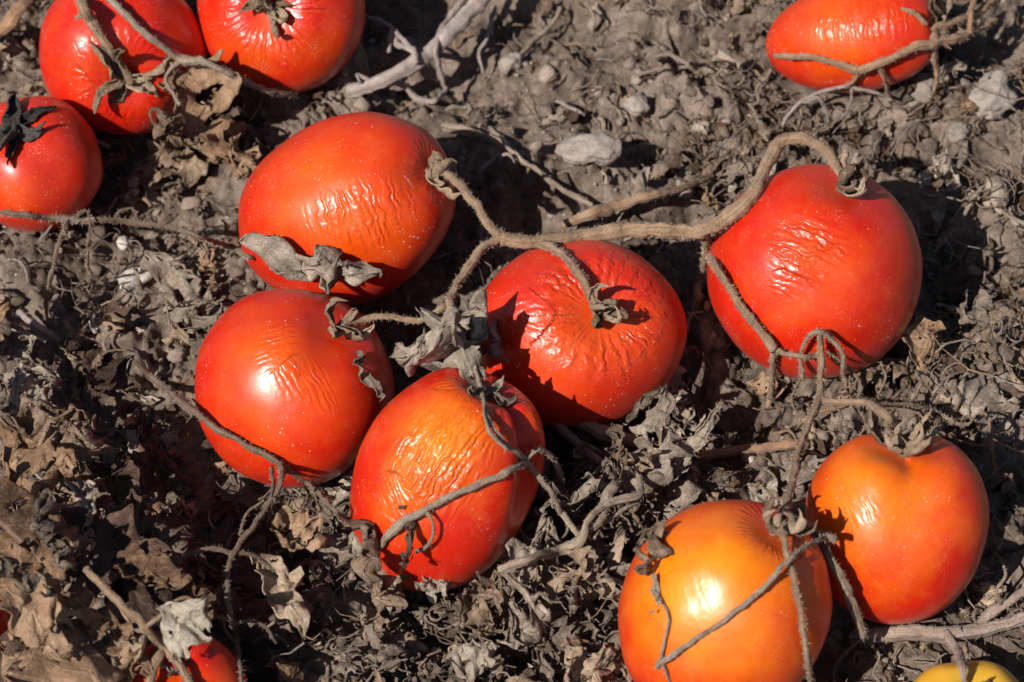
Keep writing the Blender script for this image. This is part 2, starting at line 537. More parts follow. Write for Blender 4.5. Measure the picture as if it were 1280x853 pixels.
# ------------------------------------------------------------------ tomatoes
# pixel centre, half length along stem axis, half widths across (photo px), stem axis in camera frame (right, up, towards camera)
TOM = {}
def tomato_shape(sp, nth, nph):
    th = np.linspace(0, math.pi, nth)[1:-1]
    ph = np.linspace(0, 2 * math.pi, nph, endpoint=False)
    T, Ph = np.meshgrid(th, ph, indexing='ij')
    T = np.concatenate([[0.0], T.ravel(), [math.pi]])
    Ph = np.concatenate([[0.0], Ph.ravel(), [0.0]])
    e = sp.get('sq', 1.0)
    st = np.sin(T) ** e
    k = 1 + sp.get('taper', 0) * np.cos(T)
    lobw = np.exp(-(T / 1.15) ** 2) + sp.get('lobend', 0.15)
    lob = 1 + sp.get('lobe', 0.02) * np.cos(sp.get('nlobe', 5) * Ph + sp.get('lph', 0)) * lobw
    lob = lob + sp.get('lobe2', 0.0) * np.cos(2 * Ph + sp.get('lph2', 0)) * lobw
    x = sp['b'] * st * k * lob * np.cos(Ph)
    y = sp['c'] * st * k * lob * np.sin(Ph)
    z = sp['L'] * np.sign(np.cos(T)) * np.abs(np.cos(T)) ** sp.get('sqz', 1.0)
    dw = sp.get('dimw', 0.36)
    crease = 1 + sp.get('cleft', 0.0) * np.maximum(0, np.cos(Ph - sp.get('clph', 0))) ** 6
    z = z - sp['L'] * sp.get('dim', 0.16) * np.exp(-(T / (dw * crease)) ** 2)
    for (p0, gw, gd) in sp.get('groove', []):
        dp = np.abs((Ph - p0 + math.pi) % (2 * math.pi) - math.pi)
        gk = gd * np.exp(-(dp / gw) ** 2)
        x = x * (1 - gk * np.exp(-(T / 1.5) ** 4) * np.sin(np.minimum(T * 1.5, 1.57)))
        y = y * (1 - gk * np.exp(-(T / 1.5) ** 4) * np.sin(np.minimum(T * 1.5, 1.57)))
        z = z - sp['L'] * gk * 1.6 * np.sin(np.minimum(T * 2, math.pi))
    V = np.stack([x, y, z], -1)
    R = (sp['b'] + sp['L']) / 2
    for fr, am in ((1.1, 0.030), (2.3, 0.012), (4.5, 0.004)):
        nz = noise3(V / R * fr + sp['seed'] * 3.7, sp['seed'])
        V = V * (1 + am * nz * sp.get('lump', 1.0))[:, None]
    for (d, w, a) in sp.get('dent', []):
        dd = V / np.linalg.norm(V, axis=1, keepdims=True) - np.asarray(d)
        V = V * (1 - a * np.exp(-(dd ** 2).sum(1) / w ** 2))[:, None]
    nr, nc = nth - 2, nph
    body = 1 + grid_faces(nr, nc, True)
    j = np.arange(nc); j2 = (j + 1) % nc
    top = np.stack([np.zeros(nc, int), 1 + j, 1 + j2], -1)
    last = 1 + (nr - 1) * nc
    bot = np.stack([np.full(nc, len(V) - 1), last + j2, last + j], -1)
    return V, [body[:, ::-1], top, bot], T, Ph

def add_tomato(key, c, L, b, ax, label, zc=0.9, cc=1.0, mat=None, **kw):
    A = norm(RGT * ax[0] + UPV * ax[1] - FWD * ax[2])
    # size and place: centre stands at its own half height above the soil, a little sunk
    z = 0.03
    for _ in range(4):
        C = at_z(c[0], c[1], z)
        ps = px_size(C)
        az = A[2]
        half = math.sqrt((L * ps * az) ** 2 + (b * ps) ** 2 * (1 - az * az))
        g = hollow(C[0], C[1]) + np.mean([gz(C[0] + dx, C[1] + dy) for dx in (-.012, 0, .012) for dy in (-.012, 0, .012)])
        z = g + half * zc
    X = RGT - A * (RGT @ A)
    if np.linalg.norm(X) < 0.3:
        X = UPV - A * (UPV @ A)
    X = norm(X); Y = np.cross(A, X)
    gro = []
    for (gx_, gy_, gw, gd) in kw.pop('groove_px', []):
        ux, uy = (gx_ - c[0]) / b, -(gy_ - c[1]) / b
        v = RGT * ux + UPV * uy - FWD * math.sqrt(max(0.02, 1 - ux * ux - uy * uy))
        gro.append((math.atan2(v @ Y, v @ X), gw, gd))
    kw['groove'] = gro
    sp = dict(L=L * ps, b=b * ps, c=b * ps * cc, seed=len(TOM) + 3, **kw)
    Rm = np.stack([X, Y, A], 1)
    TOM[key] = dict(C=C, ps=ps, A=A, R=Rm, sp=sp, label=label, mat=mat, half=half, g=g)

ADD = add_tomato
ADD('t1', (152, 66), 98, 104, (0.20, -0.52, 1.0), 'red ribbed tomato under two crossing dry stalks, sepals hanging in twisted strips', lobe=0.035, nlobe=5, dim=0.2, lph=0.4)
ADD('t2', (351, 10), 90, 106, (-0.10, -0.12, 1.0), 'orange red tomato with pale star of puckered skin around a short broken calyx', lobe=0.025, dim=0.2)
ADD('t3', (40, 206), 84, 86, (-0.16, 0.55, 1.0), 'dusky red ribbed tomato capped by a charcoal star shaped calyx', lobe=0.045, nlobe=5, dim=0.16, lph=1.2)
ADD('t4', (435, 263), 150, 116, (0.84, 0.34, 0.56), 'large oval tomato with shrivelled flank and a grey leaf across its lower side', lobe=0.012, dim=0.13, dimw=0.3, taper=-0.03, cleft=0.9, clph=3.7)
ADD('t5', (367, 484), 122, 125, (0.56, 0.72, 0.68), 'round red tomato crossed at its foot by a long dark twig', lobe=0.02, dim=0.14, cleft=0.6, clph=4.4)
ADD('t6', (724, 416), 116, 133, (0.27, 0.27, 1.0), 'red dusty tomato puckered all round its calyx under the forked vine', cc=0.90, lobe=0.03, nlobe=4, dim=0.22, dimw=0.42, lph=0.6)
ADD('t7', (1019, 336), 137, 131, (0.23, 0.755, 0.62), 'big red tomato with a patch of wavy wrinkles under a hooked thick stem', lobe=0.02, dim=0.13, taper=-0.05)
ADD('t8', (557, 600), 154, 115, (0.40, 0.82, 0.40), 'red and orange two lobed tomato, its face deeply wrinkled lengthwise', lobe=0.0, lobe2=0.02, lph2=0.5, dim=0.2, dimw=0.34, groove_px=[(640, 545, 0.26, 0.13)])
ADD('t9', (904, 764), 150, 129, (0.42, 0.76, 0.50), 'big smooth orange tomato with two crossing twigs over its front', lobe=0.018, dim=0.12, zc=0.98)
ADD('t10', (1120, 657), 133, 112, (0.03, 0.90, 0.46), 'heart shaped orange red tomato with a deep notch at its stem', lobe=0.0, lobe2=0.05, lph2=0.0, dim=0.24, dimw=0.45, taper=0.02, groove_px=[(1130, 600, 0.5, 0.075), (1124, 500, 0.5, 0.085)])
ADD('t11', (1069, 46), 116, 70, (0.93, 0.10, 0.40), 'long plum tomato of bright orange lying beneath a forked twig', lobe=0.012, dim=0.1, taper=0.02)
ADD('t12', (233, 868), 74, 77, (-0.1, 0.55, 0.8), 'orange red tomato half buried in brown leaves under a straight twig', lobe=0.05, nlobe=5, dim=0.2, lph=0.3)
ADD('t13', (1213, 908), 80, 88, (0.05, 0.75, 0.65), 'unripe yellow ribbed tomato', lobe=0.06, nlobe=5, dim=0.22, lph=0.8, mat='yellow')
ADD('t14', (-46, 776), 60, 62, (-0.2, 0.5, 0.8), 'deep red tomato mostly covered by big brown leaves', lobe=0.03, dim=0.15)

RED = (0.56, 0.013, 0.002); ORG = (0.80, 0.14, 0.002)
M_TOM = {
    'std': tomato_material('tomato_red', RED, ORG, wr_depth=0.00055),
    'dusty': tomato_material('tomato_dusty_red', (0.57, 0.020, 0.004), (0.78, 0.11, 0.003), 0.36, 0.00055, 1.35),
    'smooth': tomato_material('tomato_orange', (0.56, 0.014, 0.002), (0.84, 0.265, 0.003), 0.33, 0.0006, 0.7),
    'yellow': tomato_material('tomato_yellow', (0.62, 0.32, 0.02), (0.68, 0.48, 0.06), 0.3, 0.0002, 0.5),
}
MATOF = dict(t1='std', t2='std', t3='dusty', t4='std', t5='std', t6='dusty', t7='std', t8='smooth', t9='smooth', t10='smooth', t11='std', t12='std', t13='yellow', t14='dusty')

# low resolution shells for finding where a pixel's ray meets a fruit
BVHS = []
for k, t in TOM.items():
    V, F, _, _ = tomato_shape(t['sp'], 40, 56)
    W = V @ t['R'].T + t['C']
    polys = [list(map(int, f)) for fs in F for f in fs]
    BVHS.append((k, BVHTree.FromPolygons([tuple(v) for v in W], polys)))

def hit(px, py, ground_only=False, only=None):
    d = ray(px, py)
    best, bk, bn = None, None, None
    if not ground_only:
        for k, b in BVHS:
            if only and k != only: continue
            h = b.ray_cast(Vector(CAM), Vector(d))
            if h[0] is not None and (best is None or h[3] < best):
                best, bk, bn = h[3], k, np.array(h[1])
    if best is None:
        s = (0.03 - CAM[2]) / d[2]
        for _ in range(60):
            p = CAM + d * s
            dz = p[2] - gz(p[0], p[1])
            if dz < 0.0003: break
            s += dz * 0.6
        best, bk, bn = s, None, np.array([0, 0, 1.0])
    return CAM + d * best, d, bk, bn

# patches (pixel, radius px, strength) where the flesh is still orange; shrunken patches (px,py, rx along fold, ry across, fold angle deg in image, wavelength px)
ORANGE = dict(
    t1=[(110, 80, 50, .35)], t2=[(300, 60, 50, .5), (400, 70, 60, .4)], t3=[(20, 240, 30, .75)],
    t4=[(400, 240, 95, .85), (480, 300, 60, .5)], t5=[(350, 500, 90, .7), (330, 430, 50, .5)], t6=[(700, 450, 60, .6), (790, 420, 40, .5), (740, 400, 60, .5)],
    t7=[(1030, 330, 85, .5), (960, 400, 40, .25)], t8=[(550, 545, 62, 1.15), (500, 630, 45, .4)],
    t9=[(876, 735, 115, 1.5)], t10=[(1085, 615, 100, 1.05)], t11=[(1040, 40, 70, .9)],
    t12=[(200, 850, 30, .6), (285, 850, 25, .6)], t13=[(1200, 850, 60, .6)], t14=[])
WRINK = dict(
    t4=[(450, 272, 40, 66, 74, 9.5, 1.15), (380, 190, 60, 30, 15, 9, .3)], t5=[(345, 428, 26, 40, -12, 9, .8), (368, 470, 32, 26, 60, 8, .5), (395, 480, 40, 20, 65, 7, .5)],
    t6=[(668, 392, 36, 30, 10, 14, 1.0)], t7=[(1010, 312, 46, 38, 22, 9.5, 1.6), (990, 350, 22, 30, 30, 9, .6)],
    t8=[(545, 570, 85, 56, -57, 8.5, 1.5), (510, 615, 40, 40, 60, 6, .8)], t11=[(1075, 28, 30, 60, 85, 8, .9)],
    t1=[(115, 75, 30, 25, 60, 9, .5)], t10=[(1075, 640, 25, 22, 60, 8, .35)], t9=[(870, 740, 40, 30, 70, 12, .12)], t2=[], t3=[], t12=[], t13=[], t14=[])
RADIAL = dict(t6=(0.50, 0.24, 12, .85), t2=(0.50, 0.20, 18, .6), t1=(0.55, 0.15, 16, .4), t8=(0.45, .2, 14, .4), t9=(.33, .10, 14, .3), t4=(.3, .12, 12, .3))

def sepal_strip(Ls, W, bend, twist, curl, seed, n=14):
    """a shrunken sepal: narrow tapering strip, bent, twisted, edges rolled in"""
    r = np.random.default_rng(seed)
    u = np.linspace(0, 1, n); v = np.linspace(-1, 1, 5)
    kap = bend * (0.4 + 1.2 * u) + 0.9 * r.uniform(-1, 1) * np.sin(u * 5 + r.uniform(0, 6))
    ang = np.cumsum(kap) / n
    cx = np.cumsum(np.cos(ang)) / n * Ls
    cz = np.cumsum(np.sin(ang)) / n * Ls
    cy = 0.12 * Ls * np.sin(u * r.uniform(2, 5)) * r.uniform(-1, 1)
    w = W * (0.5 + 0.5 * np.sin(np.minimum(1, u * 1.6) * math.pi / 2)) * (1 - u ** 2.2) + W * 0.05
    V = []
    for i in range(n):
        tw = twist * u[i] ** 1.3
        for q in v:
            off = q * w[i]
            yy, zz = off, curl * w[i] * q * q
            y2 = yy * math.cos(tw) - zz * math.sin(tw); z2 = yy * math.sin(tw) + zz * math.cos(tw)
            V.append((cx[i] - z2 * math.sin(ang[i]), cy[i] + y2, cz[i] + z2 * math.cos(ang[i])))
    V = np.array(V)
    V = V + 0.38 * W * np.stack([noise3(V / W * 1.2 + q, seed + 9) for q in (0, 31, 63)], -1)
    return thicken(V, grid_faces(n, 5), W * 0.16)

def leaf_uv(me, nv_rows, n, m):
    pass

SEPALS = dict(  # count, length px, width px, bend range, material
    t1=(6, 78, 15, (-1.6, 1.2), 'straw'), t2=(7, 48, 13, (0.2, 2.8), 'straw'), t3=(6, 54, 17, (-0.6, 0.6), 'char'), t4=(7, 58, 22, (1.4, 3.4), 'straw'),
    t5=(5, 64, 12, (0.6, 3.2), 'straw'), t6=(6, 62, 13, (1.2, 4.2), 'straw'), t7=(8, 74, 17, (1.6, 4.6), 'tan'), t8=(4, 46, 13, (0.2, 2.4), 'grey'),
    t9=(9, 54, 12, (1.4, 3.8), 'tan'), t10=(6, 64, 10, (0.8, 2.2), 'tan'), t11=(5, 54, 13, (-0.6, 2.2), 'straw'), t12=(4, 30, 9, (0, 1.5), 'grey'),
    t13=(4, 34, 8, (0.4, 2), 'tan'), t14=(4, 30, 8, (0, 1.5), 'grey'))
CALYX_AT = {}
for ti, (k, t) in enumerate(TOM.items()):
    V, F, Tt, Ph = tomato_shape(t['sp'], 118, 190)
    W = V @ t['R'].T
    base = np.array([t['C'][0], t['C'][1], t['C'][2] - t['half']])
    root = empty('tomato', base)
    tag(root, t['label'], 'tomato', 'ripe tomatoes lying on the bed')
    off = t['C'] - base
    me = make_mesh('tomato_skin', W + off, F)
    attr(me, 'loc', V * 1000 + 37.0 * ti, 'FLOAT_VECTOR')
    P = W + t['C']
    dep = (P - CAM) @ FWD
    pxs = 640 + FPX * ((P - CAM) @ RGT) / dep
    pys = 426.5 - FPX * ((P - CAM) @ UPV) / dep
    ps = t['ps']
    ripe = np.ones(len(V))
    for (ox, oy, r, s) in ORANGE[k]:
        hp, d, hk, hn = hit(ox, oy, only=k)
        dd = np.linalg.norm(P - hp, axis=1)
        ripe -= 0.62 * s * np.exp(-(dd / (r * ps)) ** 2)
    attr(me, 'ripe', np.clip(ripe, 0, 1))
    wr = np.zeros((len(V), 3))
    wr[:, 0] = V[:, 0] / (9 * ps); wr[:, 1] = V[:, 2] / (9 * ps)
    wr[:, 2] = 0.004
    if k in RADIAL:
        tc, tw, nf, s = RADIAL[k]
        mk = s * np.exp(-np.abs((Tt - tc) / tw) ** 3)
        sel = mk > wr[:, 2]
        # fold coordinate runs round the stem; use cos/sin so that it closes
        wr[sel, 0] = (Ph * nf / 6.28 * 2.2)[sel]; wr[sel, 1] = (Tt * 6)[sel]; wr[sel, 2] = mk[sel]
    for (wx_, wy_, ra, rb, ang, lam, s) in WRINK[k]:
        hp, d, hk, hn = hit(wx_, wy_, only=k)
        a = math.radians(ang)
        al = RGT * math.cos(a) - UPV * math.sin(a)
        al = norm(al - hn * (al @ hn)); ac = np.cross(hn, al)
        q = P - hp
        sa, sc = q @ al, q @ ac
        mk = s * np.exp(-((sa / (ra * ps)) ** 2 + (sc / (rb * ps)) ** 2) ** 2.2) * ((q @ hn) > -0.03)
        lam = lam * 1.15
        sel = mk > wr[:, 2]
        wr[sel, 0] = (sc / (lam * ps) * 1.15)[sel]; wr[sel, 1] = (sa / (lam * ps))[sel]; wr[sel, 2] = 0.62 * mk[sel]
    attr(me, 'wr', wr, 'FLOAT_VECTOR')
    skin = link('skin', me, M_TOM[MATOF[k]], root)
    # calyx: withered knuckle with sepals as its pieces
    pole = V[0] @ t['R'].T + t['C']
    CALYX_AT[k] = pole
    n, ls, wsz, (b0, b1), sm = SEPALS[k]
    r = np.random.default_rng(100 + ti)
    ths = np.linspace(0, math.pi, 9)[1:-1]; phs = np.linspace(0, 2 * math.pi, 12, endpoint=False)
    T2, P2 = np.meshgrid(ths, phs, indexing='ij')
    kr = ls * ps * 0.125
    kn = np.stack([np.sin(T2) * np.cos(P2), np.sin(T2) * np.sin(P2), 0.8 * np.cos(T2)], -1).reshape(-1, 3) * kr
    kn *= (1 + 0.35 * noise3(kn / kr * 1.6 + ti, 5))[:, None]
    kn[:, 2] += kr * 0.35
    cme = make_mesh('calyx', kn @ t['R'].T + (pole - base), [grid_faces(7, 12, True)[:, ::-1], np.array([np.arange(12)[::-1]]) * 0 + np.arange(12)[None, :], (72 + np.arange(12)[None, ::-1])])
    attr(cme, 'luv', kn / kr, 'FLOAT_VECTOR')
    cal = link('calyx', cme, M_LEAF[sm], root)
    for q in range(n):
        az = 2 * math.pi * q / n + r.uniform(-.6, .6) + ti
        sv, sf = sepal_strip(ls * ps * r.uniform(.55, 1.25), wsz * ps * r.uniform(.4, .8), r.uniform(b0, b1), r.uniform(-3.2, 3.2), r.uniform(.6, 1.8), 300 + ti * 10 + q)
        # start flat on the shoulder, following its fall
        tilt = r.uniform(-.05, .55)
        cx, sx = math.cos(tilt), math.sin(tilt)
        sv = np.stack([sv[:, 0] * cx - sv[:, 2] * sx, sv[:, 1], sv[:, 0] * sx + sv[:, 2] * cx], -1)
        ca, sa = math.cos(az), math.sin(az)
        sv = np.stack([sv[:, 0] * ca - sv[:, 1] * sa, sv[:, 0] * sa + sv[:, 1] * ca, sv[:, 2] + kr * 0.45], -1)
        # keep the strip above the fruit's skin
        rho = np.hypot(sv[:, 0], sv[:, 1])
        prof_T = np.linspace(0, 1.2, 40)
        pr = t['sp']['b'] * np.sin(prof_T)
        pz = t['sp']['L'] * (np.cos(prof_T) - t['sp'].get('dim', .16) * np.exp(-(prof_T / t['sp'].get('dimw', .36)) ** 2)) - V[0][2]
        floor_z = np.interp(rho, pr, pz) + 0.0007
        sv[:, 2] = np.maximum(sv[:, 2], floor_z + 0.1 * (sv[:, 2] - floor_z))
        sme = make_mesh('sepal', sv @ t['R'].T + (pole - base), [sf])
        uvv = np.zeros((len(sv), 3)); uvv[:, 0] = rho / (ls * ps); uvv[:, 1] = 0.5
        attr(sme, 'luv', uvv, 'FLOAT_VECTOR')
        link('sepal', sme, M_LEAF[sm], cal)

# ------------------------------------------------------------------ stems and twigs
def catmull(P, R, step):
    P = np.asarray(P, float); R = np.asarray(R, float)
    Q = np.vstack([2 * P[0] - P[1], P, 2 * P[-1] - P[-2]])
    out, rad = [], []
    for i in range(len(P) - 1):
        p0, p1, p2, p3 = Q[i:i + 4]
        n = max(2, int(np.linalg.norm(p2 - p1) / step))
        for k in range(n):
            s = k / n
            out.append(0.5 * ((2 * p1) + (-p0 + p2) * s + (2 * p0 - 5 * p1 + 4 * p2 - p3) * s * s + (-p0 + 3 * p1 - 3 * p2 + p3) * s ** 3))
            rad.append(R[i] + (R[i + 1] - R[i]) * (s * s * (3 - 2 * s)))
    out.append(P[-1]); rad.append(R[-1])
    return np.array(out), np.array(rad)

def tube(P, R, sides=10, seed=0, rough=0.22, flat=1.0):
    n = len(P)
    T = np.gradient(P, axis=0)
    T /= np.maximum(np.linalg.norm(T, axis=1, keepdims=True), 1e-9)
    a = np.cross(T[0], [0, 0, 1.0])
    if np.linalg.norm(a) < 0.1: a = np.cross(T[0], [1.0, 0, 0])
    a = norm(a)
    ph = np.linspace(0, 2 * math.pi, sides, endpoint=False)
    V = np.zeros((n, sides, 3)); S = np.zeros((n, sides, 3)); D = np.zeros((n, sides, 3))
    ln = np.concatenate([[0], np.cumsum(np.linalg.norm(np.diff(P, axis=0), axis=1))])
    for i in range(n):
        a = a - T[i] * (a @ T[i]); a = norm(a)
        b = np.cross(T[i], a)
        dirs = np.cos(ph)[:, None] * a + np.sin(ph)[:, None] * b * flat
        D[i] = dirs
        ribs = 1 + 0.13 * np.cos(ph * 4 + seed + ln[i] * 40) + 0.06 * np.cos(ph * 2 + seed)
        V[i] = P[i] + dirs * (R[i] * ribs)[:, None]
        S[i, :, 0] = ln[i]; S[i, :, 1] = ph / 6.283 * 2
    Vf = V.reshape(-1, 3)
    rr = np.repeat(R, sides)
    Vf = Vf + D.reshape(-1, 3) * (rr * rough * noise3(Vf / np.mean(R) * 0.55 + seed, seed))[:, None] + D.reshape(-1, 3) * (rr * rough * .6 * noise3(Vf / np.mean(R) * 1.5 + seed, seed + 1))[:, None]
    F = grid_faces(n, sides, True)
    capA = np.arange(sides)[None, ::-1]; capB = (n - 1) * sides + np.arange(sides)[None, :]
    return Vf, [F, capA, capB], S.reshape(-1, 3), D.reshape(-1, 3)

def hairs(P, R, per_m, ln, seed):
    r = np.random.default_rng(seed)
    seg = np.linalg.norm(np.diff(P, axis=0), axis=1)
    tot = seg.sum(); n = int(tot * per_m)
    if n < 3: return None
    cum = np.concatenate([[0], np.cumsum(seg)])
    s = r.uniform(0, tot, n)
    i = np.clip(np.searchsorted(cum, s) - 1, 0, len(P) - 2)
    f = ((s - cum[i]) / np.maximum(seg[i], 1e-9))[:, None]
    c = P[i] * (1 - f) + P[i + 1] * f
    rad = R[i] * (1 - f[:, 0]) + R[i + 1] * f[:, 0]
    T = P[i + 1] - P[i]; T /= np.maximum(np.linalg.norm(T, axis=1, keepdims=True), 1e-9)
    d = r.normal(size=(n, 3)); d -= T * (d * T).sum(1, keepdims=True); d /= np.linalg.norm(d, axis=1, keepdims=True)
    base = c + d * rad[:, None] * 0.9
    tipd = d + 0.45 * r.normal(size=(n, 3)); tipd /= np.linalg.norm(tipd, axis=1, keepdims=True)
    tip = base + tipd * (ln * r.uniform(.35, 1.2, n))[:, None]
    s1 = np.cross(tipd, T); s1 /= np.maximum(np.linalg.norm(s1, axis=1, keepdims=True), 1e-9)
    s2 = np.cross(tipd, s1)
    w = 0.000085
    V = np.stack([base + s1 * w, base - s1 * w * .5 + s2 * w * .87, base - s1 * w * .5 - s2 * w * .87, tip], 1).reshape(-1, 3)
    o = (np.arange(n) * 4)[:, None]
    F = np.concatenate([o + [[0, 1, 3]], o + [[1, 2, 3]], o + [[2, 0, 3]]])
    return V, F

def solve_points(pts):
    """pts: (px, py, radius px, place). place: number = height in mm; 'sN' = lying N mm off what is under it; None = on the way between its neighbours"""
    deps = []
    for (x, y, r, z) in pts:
        d = ray(x, y)
        if z is None:
            deps.append(None)
        elif isinstance(z, str):
            p, dd, k, n = hit(x, y, ground_only=z[0] == 'g')
            s = np.linalg.norm(p - CAM)
            lift = float(z[1:] or 0) / 1000 + r * 0.00025
            deps.append(s - lift / max(0.35, -(n @ dd)) if k is None else s - lift)
        else:
            m = at_z(x, y, z / 1000)
            deps.append((z / 1000 + float(mound(m[0], m[1])) - CAM[2]) / d[2])
    kn = [i for i, v in enumerate(deps) if v is not None]
    full = np.interp(np.arange(len(pts)), kn, [deps[i] for i in kn])
    P = [CAM + ray(x, y) * s for (x, y, _, _), s in zip(pts, full)]
    R = [0.86 * r * s / FPX for (_, _, r, _), s in zip(pts, full)]
    return np.array(P), np.array(R)

VN = [0]
def add_vine(name, label, cat, segs, mat, hair=1.0, group=None, parts=None):
    """segs: list of point lists; first is the main stem, the rest its branches"""
    solved = [solve_points(s) for s in segs]
    base = solved[0][0][0].copy()
    root = empty(name, base)
    tag(root, label, cat, group)
    for i, (P, R) in enumerate(solved):
        VN[0] += 1
        Q, q = catmull(P, R, 0.0010)
        w = 0.00045
        Q = Q + w * np.stack([noise3(Q * 260 + a, VN[0]) for a in (0, 17, 39)], -1)
        q = q * (1 + min(0.2, 0.00025 / np.mean(q)) * noise3(Q * 130, VN[0] + 70) + 0.10 * noise3(Q * 420, VN[0] + 71))
        V, F, S, D = tube(Q, q, 12 if np.mean(R) > 0.0007 else 7, VN[0])
        me = make_mesh('stem', V - base, F)
        attr(me, 'suv', S, 'FLOAT_VECTOR')
        nm = (parts[i] if parts else ('stem' if i == 0 else 'branch'))
        st = link(nm, me, M_STEM[mat if isinstance(mat, str) else mat[i]], root)
        if hair > 0:
            hh = hairs(Q, q, 9500 * hair * float(np.clip(np.mean(R) / 0.0014, .5, 1.5)), 0.0013, VN[0])
            if hh:
                ho = link('hairs', make_mesh('hairs', hh[0] - base, [hh[1]], False), M_HAIR, st)
                tag(ho, kind='stuff')
    return root

add_vine('tomato_vine', 'thick hairy truss stem hooking over the wavy wrinkled tomato and forking toward three others', 'vine', [
    [(1054, 232, 5.5, 's1'), (1044, 206, 6, None), (1030, 186, 6.5, 64), (1000, 174, 7.5, 62), (972, 180, 8.5, 60), (957, 212, 8.5, None), (937, 248, 9.5, 's4'), (908, 273, 10.5, None), (878, 289, 12, 47), (840, 288, 11, 46), (790, 288, 11.5, 45), (742, 293, 11, 45), (702, 299, 11, 46), (660, 302, 10, 48), (626, 297, 10, 49)],
    [(628, 296, 8, 49), (612, 284, 7, 52), (597, 258, 6, None), (574, 232, 6, None), (558, 218, 6.5, None), (540, 218, 7, 's2')],
    [(628, 296, 8, 49), (606, 308, 7, 49), (588, 330, 6.5, 48), (570, 358, 6.5, 47), (560, 381, 7.5, 47), (572, 396, 5, 46), (586, 416, 4, 45)],
    [(561, 381, 6, 47), (545, 389, 5, 47), (522, 402, 5, None), (484, 396, 5, None), (450, 399, 5, 's6'), (424, 412, 5.5, 's2')],
    [(674, 303, 7.5, 47), (703, 318, 6.5, 's3'), (725, 344, 6, 's3'), (739, 372, 6, 's2'), (748, 392, 7, 's1')],
    [(880, 290, 9, 43), (884, 308, 6, 's8'), (895, 331, 5.5, 's5'), (920, 374, 5.5, 's3'), (947, 411, 5.5, 's3'), (968, 437, 6.5, 's4')],
    [(968, 437, 5, 's4'), (966, 462, 4, 's5'), (964, 492, 4, 's5'), (960, 510, 3, 'g1')],
    [(968, 437, 5, 's4'), (985, 444, 5, 's4'), (1003, 446, 5, 's5'), (1050, 447, 4, None), (1095, 451, 4, None), (1138, 452, 4, 'g6'), (1158, 441, 3.5, 'g5'), (1168, 425, 3.5, 'g4'), (1184, 410, 3, 'g2')],
    [(884, 292, 6, 42), (881, 320, 4.5, None), (876, 350, 4, 'g14'), (872, 372, 5, 'g8')],
], 'brown', 1.0)

add_vine('tomato_vine', 'dusty hairy stem arching down beside the notched tomato and forking over the smooth orange one', 'vine', [
    [(1023, 414, 4.5, 's6'), (1027, 448, 4.5, 's7'), (1026, 478, 5, 30), (1024, 500, 6.5, 30), (1012, 528, 5, 33), (999, 560, 5.5, 36), (991, 600, 6, 42), (982, 632, 7, 50), (978, 655, 8, 's3')],
    [(1003, 474, 3.2, 22), (1000, 452, 3.2, 's4'), (1006, 428, 3.5, 's4'), (1022, 414, 4, 's6'), (1040, 424, 3.5, 's5'), (1052, 440, 3.5, 's8'), (1054, 462, 3.2, 28), (1058, 486, 2.6, 20)],
    [(1024, 500, 6, 30), (1058, 502, 5.5, 33), (1092, 508, 5.5, 40), (1112, 524, 6.5, 48), (1121, 548, 7, 's1')],
    [(1092, 508, 3, 40), (1140, 506, 2.6, None), (1170, 515, 2.8, 22), (1192, 527, 2.8, 20), (1210, 533, 2.4, 19), (1216, 525, 2.2, 20), (1209, 519, 2, 20), (1202, 525, 1.8, 20)],
    [(1136, 566, 3.4, 's3'), (1158, 549, 3.6, 's5'), (1178, 530, 3, 's6'), (1192, 528, 2.8, 21)],
    [(978, 648, 7, 's5'), (1000, 655, 8, 's5'), (1022, 672, 7.5, 's6'), (1036, 694, 6.5, 's10'), (1052, 724, 6, 38), (1068, 758, 6.5, 28), (1076, 782, 6.5, 22), (1080, 798, 5, 17)],
    [(1012, 664, 6, 's6'), (1030, 670, 5.5, 's10'), (1044, 674, 5, 's14')],
    [(979, 650, 5, 's7'), (984, 690, 4.6, 's3'), (994, 730, 4.6, 's2.5'), (1004, 782, 4.2, 's2.5'), (1010, 830, 4, 's2.5'), (1014, 875, 4, 's3')],
], ['brown', 'dusty', 'brown', 'dusty', 'dusty', 'dusty', 'dusty', 'brown'], 1.0)

add_vine('dry_twig', 'thin twig running slantwise across the front of the smooth orange tomato', 'twig', [
    [(1036, 668, 4, 's9'), (1010, 682, 3.8, 's6'), (985, 702, 3.6, 's6'), (950, 737, 3.5, 's2'), (905, 775, 3.4, 's1'), (862, 805, 3.4, 's1'), (826, 830, 4, 's1'), (790, 862, 3, 's3')],
    [(826, 830, 3, 's1'), (830, 800, 2, 's1'), (836, 775, 1.8, 's1'), (828, 752, 1.8, 's1'), (818, 738, 1.6, 's1.5')],
    [(828, 830, 2.4, 's1'), (834, 845, 2, 's1'), (840, 866, 2, 's1.5')],
], 'grey', 0.5)

